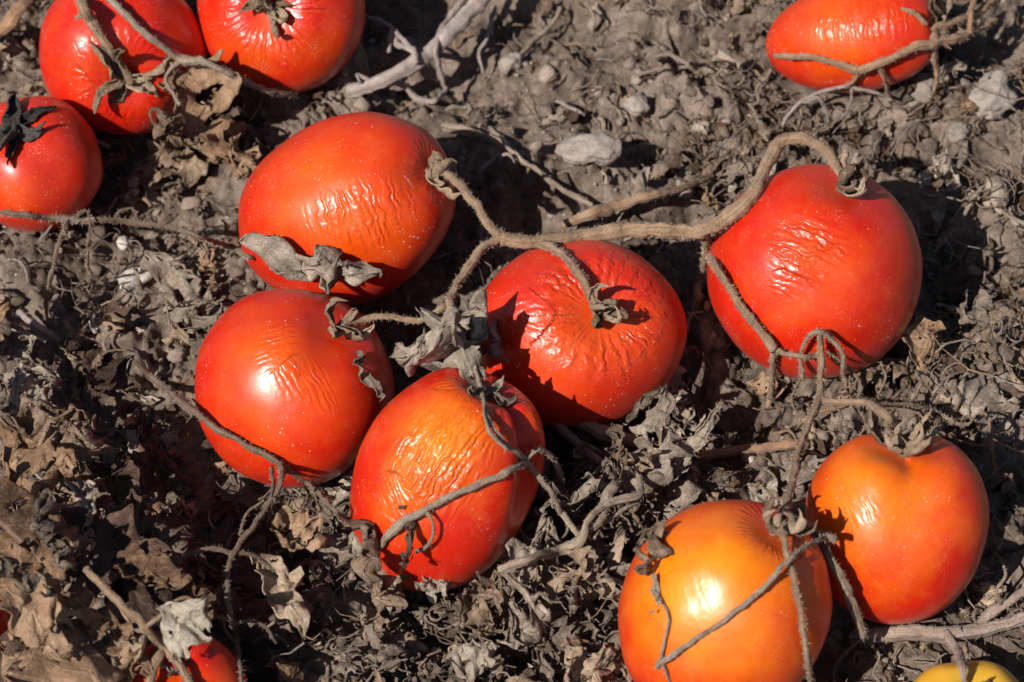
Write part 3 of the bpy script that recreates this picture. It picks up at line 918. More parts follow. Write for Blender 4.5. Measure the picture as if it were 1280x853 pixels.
add_vine('tomato_vine', 'long thin hairy stem with curled tendrils running past the charcoal capped tomato', 'vine', [
    [(-40, 262, 4.2, 's2'), (20, 268, 4.2, 's2'), (70, 273, 4.5, 's2'), (110, 276, 4.5, 36), (160, 277, 4.2, 34), (215, 286, 4.2, 33), (255, 298, 4, 34), (290, 310, 4, 's7'), (312, 322, 3.5, 's5')],
    [(84, 279, 4, 36), (72, 312, 3.6, 26), (62, 350, 3.4, 18), (57, 384, 3.2, 'g5'), (64, 410, 2.6, 'g2')],
    [(98, 274, 1.8, 37), (102, 265, 1.8, 40), (110, 264, 1.8, 41), (113, 278, 1.8, 40), (111, 300, 1.8, 34), (106, 318, 1.5, 28)],
    [(142, 272, 1.8, 35), (150, 263, 1.8, 38), (163, 260, 1.8, 38), (170, 268, 1.7, 36), (163, 276, 1.6, 34)],
    [(86, 300, 1.8, 34), (80, 284, 1.8, 37), (86, 276, 1.8, 38)],
    [(112, 300, 2, 32), (110, 330, 2, 24), (118, 358, 1.6, 'g3')],
], 'dark', 0.9)

add_vine('dry_twig', 'long dark twig slanting past the foot of the round red tomato with hanging side shoots', 'twig', [
    [(168, 452, 4, 'g3'), (200, 480, 5, 'g7'), (232, 506, 5.2, 27), (275, 538, 5.2, 's3'), (312, 560, 5, 's2.5'), (350, 580, 5.5, 's2.5'), (388, 606, 4.5, 's5'), (420, 640, 4, 32), (445, 676, 4, 's4'), (462, 705, 3.5, 's6'), (476, 735, 3, 's3')],
    [(350, 581, 4.5, 's2.5'), (353, 600, 4, 30), (338, 628, 4, 28), (316, 660, 4, 27), (292, 692, 4.6, 27), (284, 722, 3.6, 27), (286, 758, 3.6, 28), (294, 795, 3.6, 's7'), (300, 835, 3.4, 's4'), (304, 872, 3.2, 's4')],
    [(292, 692, 3.6, 27), (268, 686, 3.4, 28), (240, 692, 3.4, 26), (214, 704, 4, 24), (190, 708, 4, 20)],
    [(292, 692, 3.2, 27), (315, 694, 3, 26), (336, 708, 3, 22), (352, 724, 2.6, 18)],
    [(285, 775, 2.6, 28), (262, 768, 2.4, 27), (252, 756, 2.2, 27)],
    [(290, 782, 2.6, 29), (312, 776, 2.6, 28), (332, 786, 2.4, 26), (345, 806, 2, 22)],
    [(341, 584, 3, 's3'), (341, 610, 2.4, 30), (338, 650, 2, 24)],
    [(330, 626, 2.4, 28), (310, 640, 2, 24), (298, 668, 1.8, 20)],
], 'dark', 0.35)

add_vine('dry_twig', 'straight bare twig leaning over the half buried tomato among brown leaves', 'twig', [
    [(106, 711, 5, 28), (140, 744, 5.2, 32), (178, 782, 5.5, 38), (206, 811, 6.5, 's5'), (226, 836, 5.5, 's4'), (252, 876, 5, 's5')],
    [(184, 785, 3.2, 39), (202, 772, 3, 42), (216, 754, 3, 44), (234, 748, 2.8, 44), (246, 756, 2.4, 44)],
    [(203, 808, 6, 's5'), (194, 830, 6.5, 's4'), (184, 866, 7, 's3')],
], 'brown', 0.2)

add_vine('dry_twig', 'grey Y shaped stalk lying over the wrinkled two lobed tomato', 'twig', [
    [(574, 420, 2.6, 58), (592, 456, 3, 57), (604, 498, 3.2, 's5'), (612, 528, 3.4, 's3'), (632, 556, 4, 's2'), (654, 575, 6.5, 's2'), (640, 588, 5.2, 's1.5'), (602, 604, 4.6, 's1.2'), (560, 622, 4.8, 's1.2'), (526, 640, 5.6, 's1.5'), (500, 656, 6.4, 's1.5'), (476, 682, 4, 's1'), (464, 700, 2, 's1')],
    [(656, 576, 5.5, 's2'), (671, 594, 4.6, 's3'), (690, 618, 4.2, 33), (702, 642, 4, 24), (712, 664, 4, 'g12')],
    [(656, 573, 5, 's2'), (671, 563, 4.4, 's3'), (688, 570, 4, 38), (700, 592, 3.6, 26), (703, 605, 3, 22)],
    [(604, 500, 2.6, 's6'), (609, 535, 3, 's5'), (634, 562, 3, 's4.5')],
    [(532, 640, 3, 's2.5'), (541, 656, 2.2, 's4'), (540, 674, 2.2, 's4'), (530, 686, 2.6, 's3'), (520, 690, 3.4, 's2')],
], 'grey', 0.25)

add_vine('dry_twig', 'forked tan twig lying across the bright orange plum tomato', 'twig', [
    [(968, 70, 3.5, 's4'), (985, 70, 4.6, 's3'), (1020, 73, 5, 's2.5'), (1052, 82, 5.5, 's2.5'), (1078, 86, 6.5, 's2.5'), (1108, 76, 5.5, 's2.5'), (1140, 62, 6.5, 's3'), (1168, 54, 7.5, 's5'), (1200, 48, 6, 30), (1225, 36, 4.5, 24), (1245, 24, 4, 20)],
    [(1098, 80, 4.6, 's2.5'), (1106, 98, 3.6, 's4'), (1111, 120, 2.8, 'g9')],
    [(1076, 90, 4, 's2.5'), (1068, 100, 3, 's3'), (1056, 108, 2.4, 's5')],
    [(1168, 48, 6, 's6'), (1172, 20, 6, 's6'), (1170, -20, 5.5, 34)],
    [(1166, 36, 5, 's5'), (1190, 30, 5.5, 33), (1222, 16, 6, 27), (1250, -6, 6, 22)],
    [(1167, 54, 4.5, 's5'), (1170, 80, 4, 22), (1171, 104, 3, 14), (1166, 118, 2, 10)],
    [(1158, 30, 4.5, 's3'), (1142, 17, 4, 's2'), (1126, 11, 2, 's1.5')],
    [(1212, 42, 4, 28), (1214, 20, 4, 32), (1218, -14, 4, 34)],
], 'red', 0.5)

add_vine('tendril', 'pale wiry tendril looping on the soil below the plum tomato', 'tendril', [
    [(974, 172, 3, 'g3'), (984, 145, 3, 'g7'), (1006, 124, 3, 'g10'), (1036, 112, 3, 'g13'), (1066, 109, 3, 'g14'), (1094, 116, 2.8, 'g12'), (1114, 122, 2.2, 'g8')],
    [(1004, 128, 3, 'g12'), (1022, 122, 3, 'g15'), (1032, 134, 2.8, 'g12'), (1036, 156, 2.6, 'g6')],
    [(1064, 112, 2.4, 'g14'), (1062, 130, 2.4, 'g9'), (1050, 150, 2, 'g3')],
], 'pale', 0.2)

add_vine('tendril', 'fine brown tendril bundle curling on bare soil behind the hooked stem', 'tendril', [
    [(958, 176, 2.4, 38), (948, 150, 2.2, 'g9'), (938, 132, 2, 'g6'), (918, 126, 2, 'g5'), (904, 118, 2, 'g7'), (894, 100, 1.8, 'g6'), (906, 84, 1.8, 'g8'), (924, 86, 1.8, 'g9'), (930, 100, 1.8, 'g7'), (916, 110, 1.6, 'g5'), (898, 106, 1.5, 'g5'), (890, 92, 1.5, 'g4')],
    [(938, 132, 2, 'g6'), (948, 128, 2, 'g6'), (946, 110, 1.8, 'g5'), (966, 88, 2, 'g3')],
], 'grey', 0.7)

add_vine('dry_stalk', 'thick brown stalk angling in from the soil behind the ribbed tomato', 'stalk', [
    [(-40, 66, 9, 'g6'), (0, 38, 9, 'g12'), (26, 10, 9.5, 'g16'), (50, -4, 7, 'g16'), (90, -10, 6, 'g14')],
], 'red', 0.15)

add_vine('tomato_vine', 'stalk with a knobbly joint hanging down to the twisted sepals of the ribbed tomato', 'vine', [
    [(94, -30, 6, 's12'), (104, 6, 8.5, 's7'), (112, 24, 7.5, 's5'), (132, 54, 5.5, 's4'), (152, 82, 5.5, 's3'), (164, 104, 6.5, 's2')],
    [(110, 14, 5, 's7'), (100, 20, 4, 's7'), (94, 22, 2.5, 's7')],
], 'brown', 0.4)

add_vine('dry_twig', 'bent grey twig passing between the ribbed and puckered star tomatoes to the soil', 'twig', [
    [(124, -16, 4.5, 's4'), (146, 8, 4.6, 's4'), (180, 42, 4.8, 's3'), (204, 60, 4.8, 's3'), (228, 75, 6.5, 's4'), (256, 78, 5, 44), (290, 93, 4.8, 38), (330, 113, 4.6, 24), (370, 121, 4, 'g6')],
    [(228, 75, 4, 's4'), (212, 88, 3, 's4'), (208, 104, 2.8, 's5'), (224, 130, 3, 36)],
], 'grey', 0.35)

add_vine('dry_stalk', 'stout pale woody stalk lying on the soil behind the large oval tomato', 'stalk', [
    [(436, 114, 9, 6), (468, 105, 10.5, 9), (500, 91, 11, 11), (534, 68, 11, 12), (560, 44, 11.5, 13), (586, 16, 11.5, 14), (622, -22, 12, 15)],
], 'pale', 0.1)
add_vine('dry_tendril', 'pale ribbon like strip of bark twisting round the stout woody stalk', 'tendril', [
    [(588, -14, 4, 'g16'), (562, 20, 4, 'g17'), (548, 44, 4.2, 'g18'), (544, 66, 4, 'g19'), (552, 92, 4, 'g16'), (556, 112, 4, 'g10'), (542, 126, 4, 'g7'), (524, 124, 4, 'g7'), (508, 110, 3.8, 'g10'), (488, 104, 3.4, 'g14'), (462, 102, 3, 'g12'), (446, 94, 2.8, 'g9'), (450, 104, 2.4, 'g9')],
    [(522, 80, 4, 'g17'), (514, 62, 5, 'g16'), (498, 56, 5, 'g14'), (492, 38, 4, 'g14'), (486, 66, 3.4, 'g11')],
    [(528, 78, 3.4, 'g14'), (510, 56, 3.4, 'g18'), (500, 46, 3, 'g18'), (480, 28, 2.6, 'g10'), (455, 20, 2.2, 'g6')],
    [(618, 8, 3, 'g6'), (612, 40, 3, 'g8'), (600, 68, 3, 'g8'), (604, 92, 2.4, 'g5')],
], 'pale', 0.1)

add_vine('dry_twig', 'knobbed grey twig lying flat on bare soil beside the oblong pebble', 'twig', [
    [(556, 158, 7, 'g3'), (584, 164, 6, 'g4'), (612, 174, 5, 'g4'), (640, 190, 4.6, 'g4'), (668, 212, 4.4, 'g4'), (692, 230, 4.4, 'g5'), (720, 246, 4.4, 'g4'), (742, 258, 4, 'g3')],
    [(612, 160, 3, 'g2'), (634, 182, 3.4, 'g4'), (650, 198, 3, 'g3')],
    [(692, 231, 3, 'g5'), (690, 244, 2.4, 'g4')],
], 'grey', 0.1)
add_vine('dry_stalk', 'short split tan stalk resting on soil just above the truss stem', 'stalk', [
    [(704, 282, 6.5, 'g10'), (736, 268, 9, 'g12'), (770, 258, 8.5, 'g11'), (812, 246, 6.5, 'g9'), (850, 236, 6, 'g8'), (890, 220, 5, 'g5')],
], 'brown', 0.1)
add_vine('dry_twig', 'slim curved twig standing out of bare soil behind the knobbed twig', 'twig', [
    [(702, 10, 3, 'g3'), (690, 30, 3.4, 'g5'), (668, 52, 3.6, 'g6'), (648, 72, 3.4, 'g5'), (630, 92, 3, 'g3')],
    [(732, 2, 2.6, 'g8'), (742, 22, 2.6, 'g10'), (740, 44, 2.4, 'g5')],
], 'grey', 0.1)

add_vine('dry_stalk', 'flat pale stalk slanting through grey litter below the puckered tomato', 'stalk', [
    [(684, 512, 6, 'g14'), (720, 524, 9, 'g16'), (760, 542, 11, 'g15'), (800, 558, 12, 'g14'), (836, 574, 11, 'g11'), (870, 596, 9, 'g8')],
    [(672, 504, 5, 'g20'), (700, 532, 6, 'g18'), (728, 560, 5.5, 'g15'), (752, 578, 5, 'g12')],
    [(676, 506, 3.4, 'g20'), (702, 500, 3, 'g22'), (722, 508, 2.6, 'g19'), (732, 518, 2.2, 'g17')],
], 'straw', 0.3)
add_vine('dry_stalk', 'reddish brown stalk lying level on soil between the wavy wrinkled and notched tomatoes', 'stalk', [
    [(868, 572, 7, 'g4'), (905, 566, 7.5, 'g6'), (945, 560, 7.5, 'g7'), (985, 557, 7, 'g6'), (1010, 556, 5, 'g4')],
], 'red', 0.3)
add_vine('dry_stalk', 'thick straw stalk under the notched tomato, splitting at its far end', 'stalk', [
    [(1066, 796, 9, 'g3'), (1100, 793, 11, 'g6'), (1150, 792, 11.5, 'g7'), (1200, 793, 11, 'g7'), (1240, 786, 9, 'g7'), (1290, 770, 8, 'g6')],
    [(1212, 788, 8, 'g8'), (1236, 770, 7.5, 'g9'), (1260, 752, 7, 'g9'), (1295, 732, 6.5, 'g8')],
    [(1180, 790, 6, 'g9'), (1196, 812, 7, 'g14'), (1202, 834, 6, 's4'), (1204, 852, 5, 's2')],
], 'straw', 0.35)
add_vine('dry_stalk', 'tangled grey stalk bent at a sharp elbow over the crumpled litter', 'stalk', [
    [(624, 714, 6.5, 'g24'), (660, 700, 6.5, 'g26'), (696, 688, 7, 'g27'), (724, 676, 8, 'g27'), (736, 652, 6, 'g28'), (752, 634, 5.5, 'g29'), (778, 624, 5, 'g28'), (800, 618, 5, 'g26'), (799, 596, 4, 'g24'), (792, 572, 3.6, 'g20')],
    [(628, 714, 4, 'g24'), (648, 732, 4.6, 'g22'), (664, 752, 5, 'g18'), (680, 772, 5, 'g14')],
    [(730, 668, 7, 'g26'), (746, 652, 7.5, 'g27'), (762, 616, 8.5, 'g24'), (776, 590, 7.5, 'g20')],
    [(728, 676, 6, 'g27'), (722, 666, 4, 'g26'), (708, 648, 4, 'g22'), (692, 628, 4, 'g20')],
    [(740, 672, 4.4, 'g25'), (760, 650, 4.4, 'g26'), (784, 634, 4, 'g24'), (800, 628, 3, 'g20')],
], 'grey', 0.2)
add_vine('dry_twig', 'withered white flecked twig pair running into the leaf pile', 'twig', [
    [(24, 540, 3, 'g12'), (44, 548, 3.6, 'g15'), (66, 578, 4, 'g17'), (92, 612, 4.4, 'g17'), (104, 640, 5, 'g16'), (112, 664, 4.4, 'g14')],
    [(66, 536, 2.8, 'g15'), (82, 566, 3.4, 'g17'), (96, 596, 3.4, 'g18'), (104, 618, 3.4, 'g17')],
    [(34, 556, 2.6, 'g14'), (36, 580, 2.6, 'g14'), (50, 598, 2.4, 'g12'), (72, 602, 2.2, 'g10')],
    [(22, 390, 3.4, 'g4'), (40, 402, 4, 'g6'), (60, 416, 4, 'g5'), (74, 428, 3, 'g3')],
], 'pale', 0.3)
add_vine('dry_twig', 'thin upright twig in litter beside the notched tomato', 'twig', [
    [(1236, 528, 2.6, 'g12'), (1240, 560, 3, 'g14'), (1244, 590, 3.2, 'g14'), (1238, 650, 3, 'g12'), (1246, 680, 3, 'g10')],
    [(1238, 548, 2.4, 'g14'), (1262, 560, 2.4, 'g12'), (1290, 572, 2.4, 'g8')],
    [(1052, 496, 2.4, 'g8'), (1140, 512, 2.2, 'g10'), (1190, 548, 2.2, 'g10'), (1240, 560, 2, 'g10')],
], 'red', 0.2)

add_vine('tendril', 'tangle of fine dry threads under the side stem of the wavy wrinkled tomato', 'tendril', [
    [(1036, 440, 2.2, 's6'), (1062, 462, 2, 24), (1078, 486, 2, 18), (1066, 506, 1.8, 16), (1082, 528, 1.8, 14), (1074, 546, 1.5, 12)],
    [(1100, 452, 2, 24), (1106, 472, 2, 20), (1098, 496, 1.8, 18), (1112, 512, 1.8, 18), (1134, 504, 1.6, 18), (1140, 486, 1.6, 16)],
    [(1138, 452, 2.4, 'g6'), (1150, 476, 2.2, 'g9'), (1144, 502, 2, 'g12'), (1160, 526, 2, 'g14'), (1178, 548, 1.8, 'g12')],
    [(1166, 506, 2, 'g10'), (1182, 486, 2, 'g13'), (1200, 496, 2, 'g12'), (1192, 514, 1.8, 'g10'), (1178, 506, 1.5, 'g10')],
    [(1212, 526, 2.2, 'g12'), (1228, 516, 2.2, 'g14'), (1238, 526, 2, 'g14'), (1230, 538, 1.8, 'g12'), (1222, 530, 1.6, 'g12')],
    [(1002, 470, 2, 20), (990, 500, 2, 'g10'), (996, 522, 1.8, 'g6'), (980, 540, 1.6, 'g3')],
    [(1040, 500, 2, 28), (1052, 520, 1.8, 24), (1044, 540, 1.6, 20), (1060, 556, 1.5, 14)],
], 'dusty', 0.8)
add_vine('tendril', 'thin curling threads of dead vine by the foot of the smooth orange tomato', 'tendril', [
    [(1080, 796, 2.6, 'g10'), (1062, 812, 2.4, 'g8'), (1044, 836, 2.2, 'g6'), (1040, 866, 2, 'g5')],
    [(1086, 800, 2.2, 'g10'), (1100, 822, 2, 'g8'), (1092, 842, 2, 'g6'), (1104, 860, 1.8, 'g5')],
    [(1244, 690, 2.2, 'g10'), (1256, 716, 2.2, 'g12'), (1246, 744, 2, 'g10'), (1262, 762, 1.8, 'g8')],
    [(1258, 600, 2, 'g12'), (1270, 630, 2, 'g14'), (1258, 656, 2, 'g12'), (1274, 680, 1.8, 'g8')],
], 'grey', 0.5)


# ------------------------------------------------------------------ dry leaves
def leaf_mesh(seed, W=0.34, curl=1.6, bend=0.8, twist=0.6, crump=0.10, nu=26, nv=13, lobes=0.25, holes=0.03, tip=1.0, wave=0.05, fine=1.0):
    """a withered leaflet of unit length: lobed outline, rolled edges, bent and crumpled"""
    r = np.random.default_rng(seed)
    u = np.linspace(0, 1, nu); v = np.linspace(-1, 1, nv)
    U, Vv = np.meshgrid(u, v, indexing='ij')
    prof = np.sin(math.pi * np.clip(u, 0, 1) ** 0.78) ** 0.85 * (1 - 0.35 * u * tip)
    lobf = r.integers(3, 6)
    side = []
    for sgn in (0, 1):
        lb = 1 + lobes * np.sin(u * math.pi * 2 * lobf + r.uniform(0, 6)) + lobes * 0.7 * np.sin(u * 37 + r.uniform(0, 6)) * r.uniform(.4, 1)
        lb += lobes * 0.7 * np.convolve(r.normal(size=nu + 4), [.15, .25, .3, .25, .15], 'same')[2:-2]
        side.append(W * prof * np.clip(lb, 0.25, 2))
    half = np.where(Vv < 0, side[0][:, None], side[1][:, None]) + 0.012
    s = Vv * half                                           # distance across the blade
    cl = curl * (0.55 + 0.8 * noise3(np.stack([u * 2.2 + seed, 0 * u, 0 * u], -1), seed)) / W
    cl = np.clip(np.abs(cl), 0.25, 14)[:, None] * (1 if curl > 0 else -1)
    tight = 1 + 0.9 * np.abs(Vv)                              # edges rolled tighter than the midrib
    th = s * cl * tight * 0.7
    y = np.sin(th) / (cl * tight * 0.7); z = (1 - np.cos(th)) / (cl * tight * 0.7)
    z = z + wave * np.sin(U * r.uniform(12, 22) + r.uniform(0, 6) + Vv * 1.5) * np.abs(Vv) ** 1.5
    z = z + 0.012 * np.exp(-(Vv / 0.10) ** 2)               # midrib
    kap = bend * (1 + 1.1 * noise3(np.stack([u * 3 + seed * 1.7, 0 * u, 0 * u], -1), seed + 1))
    ang = np.cumsum(kap) / nu
    cx = np.cumsum(np.cos(ang)) / nu; cz = np.cumsum(np.sin(ang)) / nu
    tw = (twist * (u - .5) + 0.35 * twist * noise3(np.stack([u * 4, 0 * u, 0 * u], -1), seed + 2))[:, None]
    y2 = y * np.cos(tw) - z * np.sin(tw); z2 = y * np.sin(tw) + z * np.cos(tw)
    X = cx[:, None] - z2 * np.sin(ang)[:, None]
    Z = cz[:, None] + z2 * np.cos(ang)[:, None]
    P = np.stack([X.ravel(), y2.ravel(), Z.ravel()], -1)
    flat = np.stack([U.ravel(), s.ravel(), 0 * U.ravel()], -1)
    for f, a, rid in ((2.6, 1.5, 0), (5.5, 0.75, 0), (7.0, 0.42, 1), (15.0, 0.17, 1)):
        nz = [noise3(flat * f + q + seed, seed + 11) for q in (0, 19, 47)]
        d = np.stack([(0.5 - 2 * np.abs(v_)) if rid else v_ for v_ in nz], -1)
        P = P + crump * (a * fine if rid else a) * d * np.array([0.55, 0.75, 1.0])
    F = grid_faces(nu, nv)
    if holes:
        cen = flat[F].mean(1)
        hn = noise3(cen * 9 + seed, seed + 5)
        keep = ~((hn > 0.62) & (r.random(len(F)) < 0.9)) & (r.random(len(F)) > holes * 0.3)
        F = F[keep]
    P = P - (P.max(0) + P.min(0)) / 2
    luv = np.stack([U.ravel(), Vv.ravel(), 0 * U.ravel()], -1)
    V2, F2 = thicken(P, F, 0.010)
    me = make_mesh('dry_leaf', V2, [F2])
    attr(me, 'luv', np.concatenate([luv, luv]), 'FLOAT_VECTOR')
    ext = np.abs(V2).max(0)
    me['hz'] = float(ext[2])
    return me

def orient(o, along, nrm, roll=0.0):
    z = norm(nrm)
    x = along - z * (along @ z); x = norm(x)
    y = np.cross(z, x)
    Rm = Matrix(((x[0], y[0], z[0]), (x[1], y[1], z[1]), (x[2], y[2], z[2])))
    o.rotation_euler = (Rm @ Matrix.Rotation(roll, 3, 'X')).to_euler()

def hero_leaf(p0, p1, mat, label, W=0.34, lift=1.0, place='s', nrm=None, **kw):
    """a leaf whose blade runs from pixel p0 to p1"""
    mid = ((p0[0] + p1[0]) / 2, (p0[1] + p1[1]) / 2)
    def pt(p):
        if isinstance(place, (int, float)):
            return at_z(p[0], p[1], place / 1000)
        h, d, k, n = hit(p[0], p[1], ground_only=place == 'g')
        return h - d * lift / 1000, n
    if isinstance(place, (int, float)):
        m = at_z(*mid, place / 1000)
        zz = place / 1000 + float(mound(m[0], m[1]))
        a, b = at_z(*p0, zz), at_z(*p1, zz)
        n = np.array([0, 0, 1.0])
    elif place == 'f':
        c, dd, k, n = hit(*mid)
        dsc = np.linalg.norm(c - CAM) - lift / 1000
        a, b = CAM + ray(*p0) * dsc, CAM + ray(*p1) * dsc
    else:
        (a, n1), (b, n2), (c, n) = pt(p0), pt(p1), pt(mid)
        n = norm(n + 0.4 * n1 + 0.4 * n2)
        if np.linalg.norm(b - a) > 2.0 * np.linalg.norm(np.subtract(p0, p1)) * px_size(c):
            dsc = np.linalg.norm(c - CAM)
            b = CAM + ray(*p1) * dsc; a = CAM + ray(*p0) * dsc
    n = norm(n - 0.45 * FWD) if nrm is None else norm(nrm)
    sd = abs(hash(label)) % 1000 if False else sum(ord(ch) * (i + 1) for i, ch in enumerate(label)) % 9973
    kw['crump'] = kw.get('crump', .1) * (1.55 if math.dist(p0, p1) < 100 else 1.05)
    kw['curl'] = kw.get('curl', 1.0) * 1.25
    me = leaf_mesh(sd, W=W, nu=44, nv=21, **kw)
    o = link('dry_leaf', me, M_LEAF[mat])
    o.location = (a + b) / 2
    ln = np.linalg.norm(b - a)
    vx = np.array([v.co[0] for v in me.vertices])
    o.scale = (ln / (vx.max() - vx.min()),) * 3
    orient(o, b - a, n)
    tag(o, label, 'leaf', 'dry tomato leaves')
    return o

HL = hero_leaf
HL((296, 316), (478, 346), 'grey', 'long grey crinkled leaf draped over the lower side of the large oval tomato', 0.22, 7.0, place='f', curl=-0.7, bend=-0.3, twist=0.5, crump=0.15, holes=0, lobes=.24)
HL((540, 388), (612, 500), 'pale', 'pale stiff leaf strip hanging between the round and two lobed tomatoes', 0.13, 2, place=58, curl=-1.0, bend=-0.3, crump=0.06, twist=.5)
HL((524, 400), (585, 470), 'grey', 'crumpled ball of grey leaf wedged above the two lobed tomato', 0.40, 2, place=42, curl=2.2, bend=1.5, crump=0.20)
HL((590, 408), (648, 446), 'grey', 'small corkscrew leaf tip reaching onto the puckered tomato', 0.17, 5, place='f', curl=2.0, bend=0.4, twist=3.0, crump=0.12)
HL((446, 440), (480, 502), 'grey', 'narrow shrivelled leaflet stuck to the round red tomato', 0.15, 4, place='f', curl=1.5, bend=0.5, twist=1.5, crump=0.07)
HL((222, 88), (292, 178), 'brown', 'ragged brown leaf standing up beside the tomato with hanging sepals', 0.27, 8, place=24, curl=1.0, bend=-0.5, crump=0.10, twist=.8)
HL((158, 212), (262, 192), 'tan', 'flat tan leaf lobe lying on soil next to the ragged brown leaf', 0.30, 5, place='g', curl=0.7, bend=0.4, crump=0.09)
HL((282, 168), (332, 222), 'tan', 'folded tan leaf leaning against the side of the large oval tomato', 0.34, 8, place='g', curl=1.4, bend=0.6, crump=0.13)
HL((256, 100), (310, 150), 'umber', 'dark shaded leaf tucked under the bent grey twig', 0.30, 8, place=20, curl=1.2, bend=0.6, crump=0.14)
HL((188, 184), (224, 158), 'tan', 'curled tan leaf ring at the foot of the tomato with hanging sepals', 0.30, 8, place=22, curl=2.4, bend=2.4, crump=0.08)
HL((452, 646), (458, 744), 'tan', 'folded tan leaf standing against the foot of the two lobed tomato', 0.15, 6, place=30, curl=2.2, bend=0.3, crump=0.11)
HL((470, 690), (508, 770), 'tan', 'twisted tan leaf drooping below the two lobed tomato', 0.26, 4, place=20, curl=1.6, bend=0.6, crump=0.12)
HL((486, 642), (530, 690), 'umber', 'blackened curl of leaf on the wrinkled front of the two lobed tomato', 0.22, 4, place='f', curl=1.8, bend=1.0, twist=2, crump=0.15)
HL((520, 740), (566, 730), 'pale', 'pale cupped leaf lobe right below the two lobed tomato', 0.42, 5, place=18, curl=-1.2, bend=-0.6, crump=0.08)
HL((584, 780), (624, 726), 'tan', 'tan leaf with scalloped edge between the two lobed tomato and the bent stalk', 0.34, 5, place=20, curl=1.0, bend=0.7, crump=0.11)
HL((808, 656), (828, 724), 'tan', 'twisted tan leaf hugging the left shoulder of the smooth orange tomato', 0.22, 6, place='f', curl=1.8, bend=0.6, twist=1.8, crump=0.12)
HL((816, 716), (822, 768), 'pale', 'tiny pale shred of leaf on the skin of the smooth orange tomato', 0.13, 3, place='f', curl=1.5, bend=0.4, twist=2, crump=0.08)
HL((246, 752), (212, 820), 'pale', 'pale papery leaf hanging from the straight bare twig', 0.30, 3, place=44, curl=-1.2, bend=-0.6, crump=0.10, lobes=.12)
HL((336, 690), (384, 792), 'tan', 'pointed tan leaf hanging from the dark twig by the leaf pile', 0.22, 5, place=24, curl=0.8, bend=0.4, crump=0.08)
HL((340, 650), (412, 676), 'brown', 'broken brown leaf with a frayed edge under the dark twig', 0.38, 5, place=20, curl=0.9, bend=0.5, crump=0.10)
HL((236, 700), (272, 768), 'brown', 'curly brown leaf tip hooked on the side shoot over dark soil', 0.22, 5, place=26, curl=1.8, bend=1.2, twist=1.6, crump=0.12)
HL((-22, 600), (104, 742), 'brown', 'large brown leaf with rolled edge on top of the leaf pile', 0.28, 5, place=32, curl=-1.0, bend=-0.5, crump=0.09, lobes=.16)
HL((60, 672), (230, 722), 'umber', 'broad dark umber leaf spread flat beside the straight bare twig', 0.32, 5, place=22, curl=0.5, bend=0.3, crump=0.08, lobes=.16)
HL((120, 724), (232, 770), 'umber', 'dark leaf half hidden beneath the broad umber one', 0.30, 5, place=18, curl=0.7, bend=0.3, crump=0.08)
HL((-20, 720), (92, 800), 'brown', 'long folded brown leaf lying over the covered deep red tomato', 0.20, 5, place=40, curl=-1.8, bend=-0.8, crump=0.07, lobes=.12)
HL((-10, 706), (66, 742), 'grey', 'curled greyish leaf between the large brown and long folded leaves', 0.26, 5, place=36, curl=1.4, bend=0.4, crump=0.10)
HL((20, 872), (176, 764), 'brown', 'wide veined brown leaf lying in front of the half buried tomato', 0.36, 5, place=26, curl=0.6, bend=-0.5, crump=0.09, lobes=.14)
HL((-20, 800), (56, 880), 'umber', 'stiff dark leaf edge below the long folded brown leaf', 0.30, 5, place=28, curl=1.0, bend=0.3, crump=0.08)
HL((100, 830), (184, 792), 'tan', 'frilly tan leaf edge touching the half buried tomato', 0.22, 5, place=30, curl=1.8, bend=0.5, crump=0.12)
HL((40, 628), (108, 700), 'grey', 'grey brown rolled leaf lying along the large brown leaf', 0.16, 5, place=36, curl=2.0, bend=0.3, crump=0.10)
HL((100, 600), (124, 672), 'grey', 'thin grey leaf hanging from the white flecked twigs', 0.2, 5, place=30, curl=2, bend=.4, crump=.12)
HL((-16, 540), (70, 580), 'brown', 'reddish brown leaf under the white flecked twigs', 0.36, 5, place=20, curl=0.8, bend=0.4, crump=0.12)
HL((60, 556), (146, 590), 'tan', 'ruffled tan leaf ridge behind the leaf pile', 0.30, 5, place=22, curl=-1.3, bend=-0.5, crump=0.14)
HL((90, 440), (150, 486), 'umber', 'dark reddish leaf in shade beside the start of the long dark twig', 0.36, 4, place='g', curl=0.8, bend=0.4, crump=0.10)
HL((28, 430), (54, 490), 'pale', 'pale bent leaf scrap upright on dark soil', 0.25, 5, place=16, curl=1.5, bend=1.0, crump=0.14)
HL((188, 340), (262, 410), 'grey', 'grey shrivelled leaf with holes between soil clods', 0.28, 6, place='g', curl=1.0, bend=0.5, crump=0.16, holes=.3)
HL((224, 380), (272, 420), 'pale', 'pale torn leaf edge touching the round red tomato', 0.30, 7, place='g', curl=1.4, bend=0.8, crump=0.14)
HL((800, 610), (846, 506), 'grey', 'curled grey leaf rising out of the litter below the puckered tomato', 0.15, 5, place=26, curl=1.6, bend=0.7, crump=0.12)
HL((786, 520), (826, 486), 'grey', 'thin bow of grey leaf against the puckered tomato', 0.16, 5, place=26, curl=1.6, bend=2.0, crump=0.08)
HL((706, 606), (740, 632), 'pale', 'pale knotted leaf at the tip of the grey stalk', 0.42, 5, place=26, curl=2.0, bend=1.5, crump=0.16)
HL((740, 600), (796, 584), 'grey', 'crumpled grey leaf on the elbow of the bent stalk', 0.3, 5, place=28, curl=1.8, bend=0.8, crump=0.14)
HL((620, 690), (676, 700), 'grey', 'rolled grey leaf loop beside the two lobed tomato', 0.34, 5, place=24, curl=2.2, bend=1.6, crump=0.08)
HL((720, 684), (748, 748), 'tan', 'rolled tan leaf tube below the bent stalk', 0.22, 5, place=28, curl=2.6, bend=0.3, crump=0.07)
